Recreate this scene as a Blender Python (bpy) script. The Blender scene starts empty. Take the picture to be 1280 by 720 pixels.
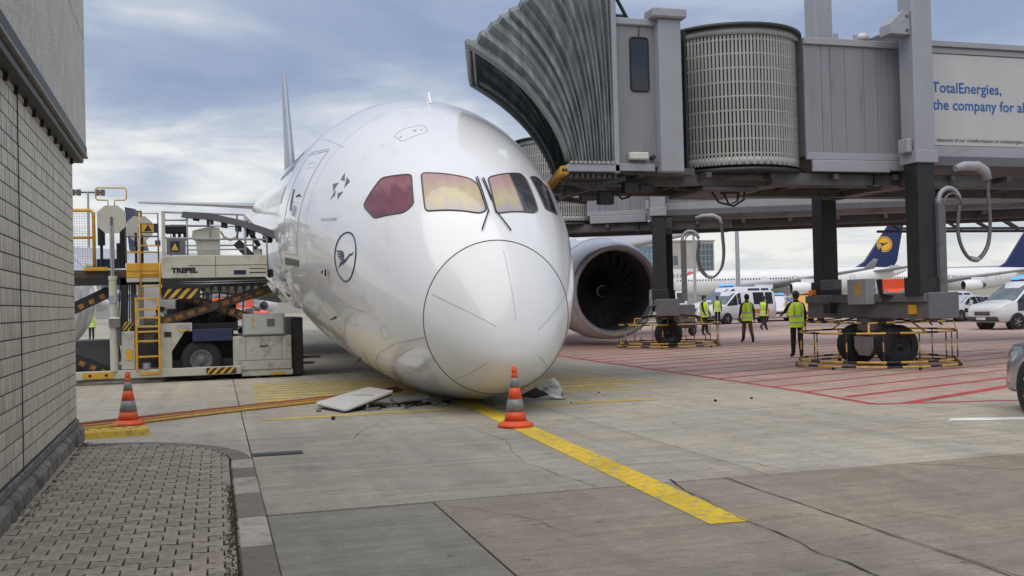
import bpy, bmesh, math, random
from math import sin, cos, pi, radians as R
from mathutils import Vector as V, Matrix as M4
from mathutils.bvhtree import BVHTree
random.seed(7)
SC = bpy.context.scene
COL = SC.collection

# ------------------------------------------------------------------ camera
cd = bpy.data.cameras.new("camera"); cam = bpy.data.objects.new("camera", cd); COL.objects.link(cam)
cd.sensor_width = 36.0; cd.lens = 36.0 * 1250 / 1280; cd.clip_end = 6000; cd.clip_start = 0.1
TH, PT, RO = R(16.5), R(0.87), 0.025
fw = V((sin(TH) * cos(PT), cos(TH) * cos(PT), sin(PT)))
r0 = V((cos(TH), -sin(TH), 0)); u0 = r0.cross(fw)
rt = r0 * cos(RO) - u0 * sin(RO); up = u0 * cos(RO) + r0 * sin(RO)
m = M4.Identity(4)
for i in range(3):
    m[i][0], m[i][1], m[i][2] = rt[i], up[i], -fw[i]
m.translation = V((0, 0, 1.65)); cam.matrix_world = m
SC.camera = cam
SC.view_settings.view_transform = 'Standard'; SC.view_settings.look = 'None'
SC.view_settings.exposure = 0.0; SC.view_settings.gamma = 1.0

# ------------------------------------------------------------------ world: daylight sky under broken cloud
SUN_EL, SUN_AZ = R(64), R(215)      # azimuth clockwise from +Y
W = bpy.data.worlds.new("World"); SC.world = W; W.use_nodes = True
nt = W.node_tree; N = nt.nodes; L = nt.links
N.clear()
def wn(t, **k):
    n = N.new(t)
    for a, b in k.items(): setattr(n, a, b)
    return n
def wmath(op, a, b=None, c=None):
    n = wn('ShaderNodeMath', operation=op)
    for i, x in enumerate((a, b, c)):
        if x is None: continue
        if isinstance(x, (int, float)): n.inputs[i].default_value = x
        else: L.new(x, n.inputs[i])
    return n.outputs[0]
sky = wn('ShaderNodeTexSky', sky_type='NISHITA', sun_disc=False, sun_elevation=SUN_EL, sun_rotation=SUN_AZ)
tc = wn('ShaderNodeTexCoord'); sep = wn('ShaderNodeSeparateXYZ'); L.new(tc.outputs['Generated'], sep.inputs[0])
zc = wmath('MAXIMUM', sep.outputs[2], 0.0)
den = wmath('ADD', zc, 0.10)
comb = wn('ShaderNodeCombineXYZ')
L.new(wmath('DIVIDE', sep.outputs[0], den), comb.inputs[0]); L.new(wmath('DIVIDE', sep.outputs[1], den), comb.inputs[1])
def noise(scale, detail, rough, off, dist=0.0, st=(1, 1, 1)):
    mp = wn('ShaderNodeMapping'); L.new(comb.outputs[0], mp.inputs[0])
    mp.inputs['Location'].default_value = off; mp.inputs['Scale'].default_value = st
    n = wn('ShaderNodeTexNoise'); L.new(mp.outputs[0], n.inputs['Vector'])
    n.inputs['Scale'].default_value = scale; n.inputs['Detail'].default_value = detail
    n.inputs['Roughness'].default_value = rough; n.inputs['Distortion'].default_value = dist
    return n.outputs[0]
n1 = noise(0.55, 9, 0.55, (3.1, 1.7, 0), 0.25)
n2 = noise(1.30, 7, 0.56, (8.2, 4.4, 0), 0.4)
mixn = wmath('ADD', wmath('MULTIPLY', n1, 0.50), wmath('MULTIPLY', n2, 0.50))
lift = wn('ShaderNodeMapRange'); lift.interpolation_type = 'SMOOTHSTEP'; L.new(zc, lift.inputs[0])     # the cloud deck thins towards the horizon
lift.inputs[1].default_value = 0.08; lift.inputs[2].default_value = 0.25; lift.inputs[3].default_value = 0.085; lift.inputs[4].default_value = -0.035
ramp = wn('ShaderNodeValToRGB'); L.new(wmath('ADD', mixn, lift.outputs[0]), ramp.inputs[0])
e = ramp.color_ramp.elements
e[0].position = 0.38; e[0].color = (2.9, 3.65, 5.5, 1)
e[1].position = 0.64; e[1].color = (8.6, 8.8, 8.8, 1)
k = ramp.color_ramp.elements.new(0.47); k.color = (3.6, 4.4, 6.0, 1)
k = ramp.color_ramp.elements.new(0.55); k.color = (5.2, 5.8, 6.9, 1)
hz = wn('ShaderNodeMapRange'); L.new(zc, hz.inputs[0])
hz.inputs[1].default_value = 0.0; hz.inputs[2].default_value = 0.14; hz.inputs[3].default_value = 0.72; hz.inputs[4].default_value = 0.0
mx = wn('ShaderNodeMixRGB'); L.new(hz.outputs[0], mx.inputs[0]); L.new(ramp.outputs[0], mx.inputs[1]); mx.inputs[2].default_value = (9.2, 9.1, 8.4, 1)
mx2 = wn('ShaderNodeMixRGB'); mx2.inputs[0].default_value = 0.96; L.new(sky.outputs[0], mx2.inputs[1]); L.new(mx.outputs[0], mx2.inputs[2])
bg = wn('ShaderNodeBackground'); L.new(mx2.outputs[0], bg.inputs[0]); bg.inputs[1].default_value = 0.10
wo = wn('ShaderNodeOutputWorld'); L.new(bg.outputs[0], wo.inputs[0])

# ------------------------------------------------------------------ sun (veiled by cloud)
sd = bpy.data.lights.new("sun", 'SUN'); sd.energy = 2.6; sd.angle = R(75); sd.color = (1.0, 0.93, 0.85)
so = bpy.data.objects.new("sun", sd); COL.objects.link(so)
sdir = V((sin(SUN_AZ) * cos(SUN_EL), cos(SUN_AZ) * cos(SUN_EL), sin(SUN_EL)))
so.rotation_euler = sdir.to_track_quat('Z', 'Y').to_euler(); so.location = (0, -20, 40)

# ------------------------------------------------------------------ materials
MATS = {}
def mat(name, col, rough=0.55, metal=0.0, var=0.12, scale=6.0, bump=0.0, bscale=60.0, coat=0.0, stretch=(1, 1, 1), rnd=0.0,
        dirt=None, dscale=3.0, dlo=0.5, dhi=0.7, spec=0.5, emit=None):
    if name in MATS: return MATS[name]
    m = bpy.data.materials.new(name); m.use_nodes = True; MATS[name] = m
    n = m.node_tree.nodes; l = m.node_tree.links; b = n['Principled BSDF']
    b.inputs['Roughness'].default_value = rough; b.inputs['Metallic'].default_value = metal
    b.inputs['Specular IOR Level'].default_value = spec
    if coat: b.inputs['Coat Weight'].default_value = coat; b.inputs['Coat Roughness'].default_value = 0.06
    t = n.new('ShaderNodeTexCoord'); mp = n.new('ShaderNodeMapping'); l.new(t.outputs['Object'], mp.inputs[0]); mp.inputs['Scale'].default_value = stretch
    no = n.new('ShaderNodeTexNoise'); l.new(mp.outputs[0], no.inputs['Vector']); no.inputs['Scale'].default_value = scale; no.inputs['Detail'].default_value = 7; no.inputs['Roughness'].default_value = 0.62
    mr = n.new('ShaderNodeMapRange'); l.new(no.outputs[0], mr.inputs[0]); mr.inputs[1].default_value = 0.3; mr.inputs[2].default_value = 0.7
    mr.inputs[3].default_value = 1 - var; mr.inputs[4].default_value = 1 + var
    val = mr.outputs[0]
    if rnd:
        oi = n.new('ShaderNodeObjectInfo'); r2 = n.new('ShaderNodeMapRange'); l.new(oi.outputs['Random'], r2.inputs[0]); r2.inputs[3].default_value = 1 - rnd; r2.inputs[4].default_value = 1 + rnd
        mm = n.new('ShaderNodeMath'); mm.operation = 'MULTIPLY'; l.new(val, mm.inputs[0]); l.new(r2.outputs[0], mm.inputs[1]); val = mm.outputs[0]
    mu = n.new('ShaderNodeVectorMath'); mu.operation = 'SCALE'; mu.inputs[0].default_value = col[:3]; l.new(val, mu.inputs['Scale'])
    out = mu.outputs[0]
    if dirt:
        d = n.new('ShaderNodeTexNoise'); l.new(mp.outputs[0], d.inputs['Vector']); d.inputs['Scale'].default_value = dscale; d.inputs['Detail'].default_value = 8; d.inputs['Roughness'].default_value = 0.68; d.inputs['Distortion'].default_value = 0.3
        dr = n.new('ShaderNodeMapRange'); l.new(d.outputs[0], dr.inputs[0]); dr.inputs[1].default_value = dlo; dr.inputs[2].default_value = dhi
        mi = n.new('ShaderNodeMixRGB'); l.new(dr.outputs[0], mi.inputs[0]); l.new(out, mi.inputs[1]); mi.inputs[2].default_value = (*dirt, 1); out = mi.outputs[0]
    l.new(out, b.inputs['Base Color'])
    if bump:
        nb = n.new('ShaderNodeTexNoise'); l.new(mp.outputs[0], nb.inputs['Vector']); nb.inputs['Scale'].default_value = bscale; nb.inputs['Detail'].default_value = 5
        bp = n.new('ShaderNodeBump'); l.new(nb.outputs[0], bp.inputs['Height']); bp.inputs['Strength'].default_value = bump; bp.inputs['Distance'].default_value = 0.02; l.new(bp.outputs[0], b.inputs['Normal'])
    if emit:
        b.inputs['Emission Color'].default_value = (*emit[:3], 1); b.inputs['Emission Strength'].default_value = emit[3]
    return m

def ground_mat(name, col, warm, streak=0.5, dark=0.35):
    """worn concrete: large mottling, drag streaks, oil spots and fine grain, in world metres"""
    m = bpy.data.materials.new(name); m.use_nodes = True; MATS[name] = m
    n = m.node_tree.nodes; l = m.node_tree.links; b = n['Principled BSDF']; b.inputs['Roughness'].default_value = 0.72; b.inputs['Specular IOR Level'].default_value = 0.35
    t = n.new('ShaderNodeTexCoord')
    def no(scale, det, st, dist=0.0, ro=0.65):
        mp = n.new('ShaderNodeMapping'); l.new(t.outputs['Object'], mp.inputs[0]); mp.inputs['Scale'].default_value = st
        x = n.new('ShaderNodeTexNoise'); l.new(mp.outputs[0], x.inputs['Vector']); x.inputs['Scale'].default_value = scale; x.inputs['Detail'].default_value = det; x.inputs['Roughness'].default_value = ro; x.inputs['Distortion'].default_value = dist
        return x.outputs[0]
    def rng(x, a, b2, c, d):
        r = n.new('ShaderNodeMapRange'); l.new(x, r.inputs[0])
        for i, vv in enumerate((a, b2, c, d)): r.inputs[i + 1].default_value = vv
        return r.outputs[0]
    def mul(a, c):
        q = n.new('ShaderNodeMath'); q.operation = 'MULTIPLY'; l.new(a, q.inputs[0]); l.new(c, q.inputs[1]); return q.outputs[0]
    big = rng(no(0.32, 6, (1, 1, 1), 0.4), 0.3, 0.72, 0.84, 1.16)
    mid = rng(no(2.2, 8, (1, 1, 1), 0.3, 0.7), 0.3, 0.7, 0.86, 1.14)
    st = rng(no(3.0, 8, (0.16, 2.2, 1), 0.2, 0.7), 0.3, 0.7, 1 - streak * 0.3, 1 + streak * 0.3)
    st2 = rng(no(9.0, 6, (0.10, 1.6, 1), 0.1, 0.7), 0.3, 0.7, 1 - streak * 0.22, 1 + streak * 0.22)
    fine = mul(rng(no(55, 4, (1, 1, 1), 0, 0.8), 0.28, 0.72, 0.70, 1.30), rng(no(17, 6, (0.45, 1.5, 1), 0.2, 0.75), 0.3, 0.7, 0.80, 1.20))
    tyre = rng(no(1.1, 5, (2.4, 0.05, 1), 0.3, 0.6), 0.30, 0.60, 0.88, 1.05)
    fine = mul(fine, tyre)
    oil = rng(no(1.1, 7, (1, 1, 1), 0.8, 0.6), 0.62, 0.74, 1.0, 1 - dark)
    sp = rng(no(4.7, 4, (1, 1.6, 1), 0.3, 0.55), 0.66, 0.72, 1.0, 0.58)
    oi = n.new('ShaderNodeObjectInfo'); rr = rng(oi.outputs['Random'], 0, 1, 0.9, 1.08)
    val = mul(mul(mul(mul(big, mid), mul(st, st2)), mul(fine, oil)), mul(sp, rr))
    hue = n.new('ShaderNodeMixRGB'); l.new(rng(no(0.7, 5, (1, 1, 1), 0.5), 0.38, 0.62, 0, 1), hue.inputs[0]); hue.inputs[1].default_value = (*col, 1); hue.inputs[2].default_value = (*warm, 1)
    sc = n.new('ShaderNodeVectorMath'); sc.operation = 'SCALE'; l.new(hue.outputs[0], sc.inputs[0]); l.new(val, sc.inputs['Scale']); l.new(sc.outputs[0], b.inputs['Base Color'])
    bp = n.new('ShaderNodeBump'); l.new(no(110, 5, (1, 1, 1), 0, 0.75), bp.inputs['Height']); bp.inputs['Strength'].default_value = 0.35; bp.inputs['Distance'].default_value = 0.01; l.new(bp.outputs[0], b.inputs['Normal'])
    return m

def paint_mat(name, col, base, wear=0.5, scale=5.0):
    """road paint worn through to the concrete"""
    m = bpy.data.materials.new(name); m.use_nodes = True; MATS[name] = m
    n = m.node_tree.nodes; l = m.node_tree.links; b = n['Principled BSDF']; b.inputs['Roughness'].default_value = 0.6
    t = n.new('ShaderNodeTexCoord')
    x = n.new('ShaderNodeTexNoise'); l.new(t.outputs['Object'], x.inputs['Vector']); x.inputs['Scale'].default_value = scale; x.inputs['Detail'].default_value = 9; x.inputs['Roughness'].default_value = 0.75
    r = n.new('ShaderNodeMapRange'); l.new(x.outputs[0], r.inputs[0]); r.inputs[1].default_value = 0.62 - wear * 0.25; r.inputs[2].default_value = 0.74 - wear * 0.2
    y = n.new('ShaderNodeTexNoise'); l.new(t.outputs['Object'], y.inputs['Vector']); y.inputs['Scale'].default_value = 2.0; y.inputs['Detail'].default_value = 6
    r2 = n.new('ShaderNodeMapRange'); l.new(y.outputs[0], r2.inputs[0]); r2.inputs[1].default_value = 0.3; r2.inputs[2].default_value = 0.7; r2.inputs[3].default_value = 0.75; r2.inputs[4].default_value = 1.15
    s = n.new('ShaderNodeVectorMath'); s.operation = 'SCALE'; s.inputs[0].default_value = col; l.new(r2.outputs[0], s.inputs['Scale'])
    mi = n.new('ShaderNodeMixRGB'); l.new(r.outputs[0], mi.inputs[0]); l.new(s.outputs[0], mi.inputs[1]); mi.inputs[2].default_value = (*base, 1)
    l.new(mi.outputs[0], b.inputs['Base Color'])
    return m

# ------------------------------------------------------------------ mesh helpers
class MB:
    def __init__(s): s.v, s.f, s.m, s.s = [], [], [], []
    def add(s, vs, fs, mi=0, sm=False):
        o = len(s.v); s.v += [tuple(p) for p in vs]
        for f in fs: s.f.append(tuple(i + o for i in f)); s.m.append(mi); s.s.append(sm)
        return s
    def box(s, a, b, mi=0, bv=0.0):
        c = [(x + y) / 2 for x, y in zip(a, b)]; h = [abs(y - x) / 2 for x, y in zip(a, b)]
        return s.obox(c, h, None, mi, bv)
    def obox(s, c, h, rot=None, mi=0, bv=0.0):
        """box centred at c with half sizes h, optional 3x3 rotation and chamfer"""
        c = V(c); T = (lambda p: c + rot @ V(p)) if rot else (lambda p: c + V(p))
        if bv <= 0 or min(h) <= bv:
            vs = [T((h[0] * x, h[1] * y, h[2] * z)) for x in (-1, 1) for y in (-1, 1) for z in (-1, 1)]
            return s.add(vs, [(0, 1, 3, 2), (4, 6, 7, 5), (0, 4, 5, 1), (2, 3, 7, 6), (0, 2, 6, 4), (1, 5, 7, 3)], mi)
        vs = []; idx = {}
        for x in (-1, 1):
            for y in (-1, 1):
                for z in (-1, 1):
                    for k in range(3):
                        q = [h[0] - bv, h[1] - bv, h[2] - bv]; q[k] = h[k]
                        idx[(x, y, z, k)] = len(vs); vs.append(T((q[0] * x, q[1] * y, q[2] * z)))
        fs = []
        sg = ((-1, -1), (1, -1), (1, 1), (-1, 1))
        for k in range(3):
            for d in (-1, 1):
                def key(a, b):
                    t = [0, 0, 0]; t[k] = d; t[(k + 1) % 3] = a; t[(k + 2) % 3] = b; return idx[(*t, k)]
                f = [key(a, b) for a, b in sg]; fs.append(tuple(f if d > 0 else f[::-1]))
        for k in range(3):
            i, j = (k + 1) % 3, (k + 2) % 3
            for a in (-1, 1):
                for b in (-1, 1):
                    def key(t, kk):
                        q = [0, 0, 0]; q[k] = t; q[i] = a; q[j] = b; return idx[(*q, kk)]
                    f = [key(-1, i), key(1, i), key(1, j), key(-1, j)]
                    fs.append(tuple(f if a * b < 0 else f[::-1]))
        for x in (-1, 1):
            for y in (-1, 1):
                for z in (-1, 1):
                    f = [idx[(x, y, z, k)] for k in range(3)]; fs.append(tuple(f if x * y * z > 0 else f[::-1]))
        return s.add(vs, fs, mi)
    def bar(s, p, q, w, h=None, mi=0, bv=0.0):
        p, q = V(p), V(q); h = h or w; d = q - p; ln = d.length; z = d.normalized()
        x = V((0, 0, 1)).cross(z)
        if x.length < 1e-4: x = V((1, 0, 0))
        x.normalize(); y = z.cross(x)
        rot = M4((x, y, z)).transposed()
        return s.obox((p + q) / 2, (w / 2, h / 2, ln / 2), rot, mi, bv)
    def cyl(s, p, q, r, r2=None, n=12, mi=0, caps=True, sm=True):
        p, q = V(p), V(q); r2 = r if r2 is None else r2; z = (q - p).normalized()
        x = z.orthogonal().normalized(); y = z.cross(x)
        a = [p + (x * cos(2 * pi * i / n) + y * sin(2 * pi * i / n)) * r for i in range(n)]
        b = [q + (x * cos(2 * pi * i / n) + y * sin(2 * pi * i / n)) * r2 for i in range(n)]
        s.add(a + b, [(i, (i + 1) % n, n + (i + 1) % n, n + i) for i in range(n)], mi, sm)
        if caps: s.add(a, [tuple(range(n))[::-1]], mi); s.add(b, [tuple(range(n))], mi)
        return s
    def tube(s, pts, r, n=8, closed=False, mi=0, mis=None, ry=None):
        pts = [V(p) for p in pts]; k = len(pts); rings = []; px = None
        for i, p in enumerate(pts):
            a = pts[(i - 1) % k] if (closed or i > 0) else p; b = pts[(i + 1) % k] if (closed or i < k - 1) else p
            t = (b - a)
            t = t.normalized() if t.length > 1e-9 else V((0, 0, 1))
            if px is None: px = t.orthogonal().normalized()
            px = (px - t * px.dot(t)); px = px.normalized() if px.length > 1e-6 else t.orthogonal().normalized()
            py = t.cross(px); rr = r[i] if isinstance(r, (list, tuple)) else r
            rings.append([p + px * cos(2 * pi * j / n) * rr + py * sin(2 * pi * j / n) * rr for j in range(n)])
        o = len(s.v); s.v += [tuple(x) for q in rings for x in q]
        for i in range(k if closed else k - 1):
            i2 = (i + 1) % k
            for j in range(n):
                s.f.append((o + i * n + j, o + i * n + (j + 1) % n, o + i2 * n + (j + 1) % n, o + i2 * n + j)); s.m.append(mis[i] if mis else mi); s.s.append(True)
        if not closed:
            s.f.append(tuple(o + j for j in range(n))[::-1]); s.m.append(mis[0] if mis else mi); s.s.append(False)
            s.f.append(tuple(o + (k - 1) * n + j for j in range(n))); s.m.append(mis[-1] if mis else mi); s.s.append(False)
        return s
    def lathe(s, prof, c=(0, 0, 0), ax=(0, 0, 1), n=24, mi=0, sm=True, mis=None, closed=False, cap=False):
        """profile of (radius, height along axis)"""
        z = V(ax).normalized(); x = z.orthogonal().normalized(); y = z.cross(x); c = V(c)
        o = len(s.v); k = len(prof)
        for r, h in prof:
            for j in range(n): s.v.append(tuple(c + z * h + (x * cos(2 * pi * j / n) + y * sin(2 * pi * j / n)) * r))
        for i in range(k if closed else k - 1):
            i2 = (i + 1) % k
            for j in range(n):
                s.f.append((o + i * n + j, o + i * n + (j + 1) % n, o + i2 * n + (j + 1) % n, o + i2 * n + j)); s.m.append(mis[i] if mis else mi); s.s.append(sm)
        if not closed and cap:
            for i, fl in ((0, True), (k - 1, False)):
                if prof[i][0] > 1e-4:
                    f = tuple(o + i * n + j for j in range(n)); s.f.append(f[::-1] if fl else f); s.m.append(mis[min(i, len(mis) - 1)] if mis else mi); s.s.append(False)
        return s
    def prism(s, poly, fn, d0, d1, mi=0):
        """2-D polygon swept between depths d0 and d1; fn(u, v, d) -> point"""
        n = len(poly); a = [fn(u, v, d0) for u, v in poly]; b = [fn(u, v, d1) for u, v in poly]
        s.add(a + b, [tuple(range(n))[::-1], tuple(range(n, 2 * n))] + [(i, (i + 1) % n, n + (i + 1) % n, n + i) for i in range(n)], mi)
        return s
    def loft(s, rings, mi=0, sm=True, closed=True, cap0=True, cap1=True):
        n = len(rings[0]); o = len(s.v); s.v += [tuple(p) for q in rings for p in q]
        for i in range(len(rings) - 1):
            for j in range(n if closed else n - 1):
                s.f.append((o + i * n + j, o + i * n + (j + 1) % n, o + (i + 1) * n + (j + 1) % n, o + (i + 1) * n + j)); s.m.append(mi); s.s.append(sm)
        if cap0: s.f.append(tuple(o + j for j in range(n))[::-1]); s.m.append(mi); s.s.append(False)
        if cap1: s.f.append(tuple(o + (len(rings) - 1) * n + j for j in range(n))); s.m.append(mi); s.s.append(False)
        return s
    def mesh(s, name, mats):
        me = bpy.data.meshes.new(name); me.from_pydata(s.v, [], s.f)
        for x in (mats if isinstance(mats, (list, tuple)) else [mats]): me.materials.append(x)
        me.polygons.foreach_set('material_index', s.m); me.polygons.foreach_set('use_smooth', s.s)
        me.update(); return me
    def build(s, name, mats, parent=None, fix=False, **kw):
        me = s.mesh(name, mats)
        if fix:
            bm = bmesh.new(); bm.from_mesh(me); bmesh.ops.recalc_face_normals(bm, faces=bm.faces); bm.to_mesh(me); bm.free()
        return obj(name, me, parent, **kw)

def obj(name, me, parent=None, loc=None, rot=None, **props):
    o = bpy.data.objects.new(name, me); COL.objects.link(o)
    if parent: o.parent = parent
    if loc is not None: o.location = loc
    if rot is not None: o.rotation_euler = rot
    for k, x in props.items(): o[k] = x
    return o
def thing(name, label, cat, loc=(0, 0, 0), rz=0.0, group=None, rot=None):
    o = bpy.data.objects.new(name, None); COL.objects.link(o); o.location = loc; o.rotation_euler = rot or (0, 0, rz); o.empty_display_size = 0.2
    o['label'] = label; o['category'] = cat
    if group: o['group'] = group
    return o
def copy_tree(o, label=None, parent=None):
    c = o.copy(); COL.objects.link(c)
    if parent: c.parent = parent
    if label: c['label'] = label
    for ch in KIDS.get(o.name, [x for x in o.children]): copy_tree(ch, None, c)
    return c
KIDS = {}
def rounded(poly, r, n=4):
    out = []; k = len(poly)
    for i in range(k):
        p0, p, p1 = V(poly[i - 1]), V(poly[i]), V(poly[(i + 1) % k])
        a = p + (p0 - p).normalized() * min(r, (p0 - p).length * .45); b = p + (p1 - p).normalized() * min(r, (p1 - p).length * .45)
        for j in range(n + 1):
            t = j / n; out.append((a * (1 - t) ** 2 + p * 2 * t * (1 - t) + b * t * t))
    return out
def text_mesh(s, size, bold=0.0):
    """(verts2d, faces) of a line of lettering"""
    cu = bpy.data.curves.new('lettering', 'FONT'); cu.body = s; cu.size = size; cu.offset = bold; cu.resolution_u = 3
    o = bpy.data.objects.new('lettering', cu); COL.objects.link(o)
    dg = bpy.context.evaluated_depsgraph_get(); dg.update()
    me = bpy.data.meshes.new_from_object(o.evaluated_get(dg))
    vs = [tuple(x.co[:2]) for x in me.vertices]; fs = [tuple(p.vertices) for p in me.polygons]
    bpy.data.objects.remove(o); bpy.data.curves.remove(cu); bpy.data.meshes.remove(me)
    return vs, fs
def write(parent, name, s, size, fn, material, bold=0.0):
    """lettering laid flat on a surface: fn(u, v) -> point"""
    vs, fs = text_mesh(s, size, bold); b = MB(); b.add([fn(u, v) for u, v in vs], fs); return b.build(name, material, parent, kind='stuff')

# ================================================================== palette
concrete = ground_mat('apron_concrete', (0.36, 0.335, 0.272), (0.39, 0.348, 0.272), 0.55)
concrete_dark = ground_mat('apron_concrete_old', (0.27, 0.235, 0.185), (0.30, 0.25, 0.19), 0.5)
concrete_grey = ground_mat('apron_concrete_grey', (0.25, 0.238, 0.198), (0.268, 0.248, 0.202), 0.5)
concrete_red = ground_mat('apron_concrete_reddish', (0.44, 0.315, 0.265), (0.47, 0.335, 0.28), 0.6)
joint_m = mat('joint_sealant', (0.035, 0.033, 0.031), 0.8)
yellow_p = paint_mat('yellow_road_paint', (0.78, 0.53, 0.015), (0.30, 0.26, 0.2), 0.5, 9)
yellow_old = paint_mat('worn_yellow_paint', (0.62, 0.45, 0.06), (0.27, 0.245, 0.2), 0.5, 3.5)
red_p = paint_mat('red_road_paint', (0.46, 0.055, 0.06), (0.25, 0.2, 0.18), 0.35, 5)
white_p = paint_mat('white_road_paint', (0.75, 0.75, 0.73), (0.25, 0.23, 0.2), 0.3, 5)
white_air = mat('white_aircraft_paint', (0.86, 0.865, 0.86), 0.20, var=0.02, scale=1.2, coat=0.7, stretch=(1, .4, 1), dirt=(.70, .69, .66), dscale=1.6, dlo=.56, dhi=.80)
radome_m = mat('radome_paint', (0.83, 0.835, 0.825), 0.25, var=0.02, scale=2, coat=0.4)
line_m = mat('panel_gap', (0.10, 0.10, 0.105), 0.6)
lineg_m = mat('panel_line', (0.38, 0.38, 0.39), 0.5)
navy = mat('navy_paint', (0.012, 0.022, 0.10), 0.3, var=0.05)
rubber = mat('black_rubber', (0.018, 0.018, 0.018), 0.75, var=0.2, bump=0.2)
black_m = mat('black_steel', (0.022, 0.022, 0.024), 0.5, var=0.25, bump=0.1, bscale=20)
dark_m = mat('dark_steel', (0.095, 0.09, 0.088), 0.55, var=0.3, scale=4, dirt=(0.09, 0.06, 0.04), dlo=0.58, dhi=0.75)
steel = mat('bare_steel', (0.42, 0.42, 0.43), 0.32, 0.9, var=0.15)
grey_pan = mat('grey_panel_paint', (0.24, 0.245, 0.265), 0.45, var=0.07, scale=1.5, stretch=(2, 2, .35), rnd=0.05, dirt=(0.15, 0.15, 0.155), dscale=2.2, dlo=0.55, dhi=0.8)
grey_lt = mat('light_grey_steel', (0.33, 0.34, 0.37), 0.42, var=0.06, scale=2, dirt=(0.2, 0.19, 0.18), dscale=2, dlo=0.6, dhi=0.85)
grey_dk = mat('mid_grey_steel', (0.13, 0.13, 0.14), 0.5, var=0.12, scale=3, dirt=(0.06, 0.055, 0.05), dscale=3, dlo=0.55, dhi=0.75)
slat_m = mat('cream_grey_slat', (0.375, 0.375, 0.355), 0.45, var=0.08, scale=2, rnd=0.05, dirt=(0.27, 0.26, 0.22), dscale=1.5, dlo=0.5, dhi=0.8)
canopy_m = mat('grey_green_canvas', (0.165, 0.185, 0.19), 0.55, var=0.35, scale=3, stretch=(2, 2, .5), bump=0.35, bscale=9, rnd=0.12, dirt=(0.32, 0.345, 0.345), dscale=3, dlo=0.50, dhi=0.78)
canopy_in = mat('dark_canvas_lining', (0.03, 0.033, 0.036), 0.8, var=0.3, scale=4)
ad_white = mat('advert_white', (0.50, 0.505, 0.50), 0.5, var=0.04, scale=1.2, stretch=(1, 1, .3), dirt=(0.5, 0.48, 0.44), dscale=1.5, dlo=0.55, dhi=0.85)
ad_blue = mat('advert_blue', (0.012, 0.11, 0.36), 0.5)
print_m = mat('small_black_print', (0.07, 0.07, 0.075), 0.6)
glass_dk = mat('dark_glass', (0.02, 0.024, 0.03), 0.06, var=0.2, scale=2, spec=0.8)
yel = mat('yellow_machine_paint', (0.62, 0.335, 0.03), 0.5, var=0.15, scale=6, dirt=(0.2, 0.12, 0.05), dscale=5, dlo=0.56, dhi=0.75)
tape_y = mat('hazard_yellow', (0.62, 0.37, 0.07), 0.5, var=0.2, scale=8, dirt=(0.22, 0.15, 0.07), dscale=7, dlo=0.5, dhi=0.75)
tape_k = mat('hazard_black', (0.022, 0.02, 0.018), 0.55, var=0.3)
orange_l = mat('orange_lens', (0.75, 0.16, 0.03), 0.25, var=0.05, emit=(1, .25, .05, .12))
cream = mat('cream_machine_paint', (0.50, 0.485, 0.41), 0.45, var=0.08, scale=3, dirt=(0.28, 0.26, 0.21), dscale=2.6, dlo=0.54, dhi=0.78)
blue_st = mat('dark_blue_steel', (0.025, 0.035, 0.085), 0.45, var=0.15)
cone_o = mat('cone_orange', (0.78, 0.10, 0.025), 0.5, var=0.1, scale=9, dirt=(0.3, 0.06, 0.03), dscale=8, dlo=0.6, dhi=0.8)
cone_g = mat('cone_reflective_band', (0.235, 0.24, 0.24), 0.4, var=0.12, scale=14)

# ================================================================== ground
X0S, X1S, Y0S, Y1S = -39.65, 59.75, 3.3, 63.2
b = MB(); B_ = 2500
xs = [-B_, X0S, X1S, B_]; ys = [-B_, Y0S, Y1S, B_ + 2000]
for i in range(3):
    for j in range(3):
        z = -0.015 if (i == 1 and j == 1) else 0.0
        b.add([(xs[i], ys[j], z), (xs[i + 1], ys[j], z), (xs[i + 1], ys[j + 1], z), (xs[i], ys[j + 1], z)], [(0, 1, 2, 3)], 1 if z < 0 else 0)
apron = b.build('apron', [concrete, joint_m], kind='structure')
def slab(x0, y0, x1, y1, m):
    g = 0.007
    MB().box((x0 + g, y0 + g, -0.2), (x1 - g, y1 - g, 0.0), 0, 0.004).build('concrete_slab', m, apron)
near = [(0.35, 3.3, 1.71, 8.24, concrete_grey), (1.71, 3.3, 4.42, 6.64, concrete_dark), (1.71, 6.64, 4.42, 8.27, concrete_dark),
        (4.42, 3.3, 9.75, 8.30, concrete_dark), (9.75, 3.3, 14.75, 8.3, concrete_dark)]
for s_ in near: slab(*s_)
yb = [8.27, 13.2] + [18.2 + 5 * i for i in range(10)]
xb = [X0S + 5 * i for i in range(9)] + [4.9, 9.75] + [14.75 + 5 * i for i in range(10)]
xb[8] = 0.35
for j in range(len(yb) - 1):
    for i in range(len(xb) - 1):
        if j == 0 and (xb[i] < -5 or xb[i] > 25): continue
        if xb[i + 1] < -20 and yb[j] < 30: continue
        slab(xb[i], yb[j] + (0.03 if j == 0 else 0), xb[i + 1], yb[j + 1], concrete_red if (xb[i] > 9 and yb[j] > 13) else concrete)

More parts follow.
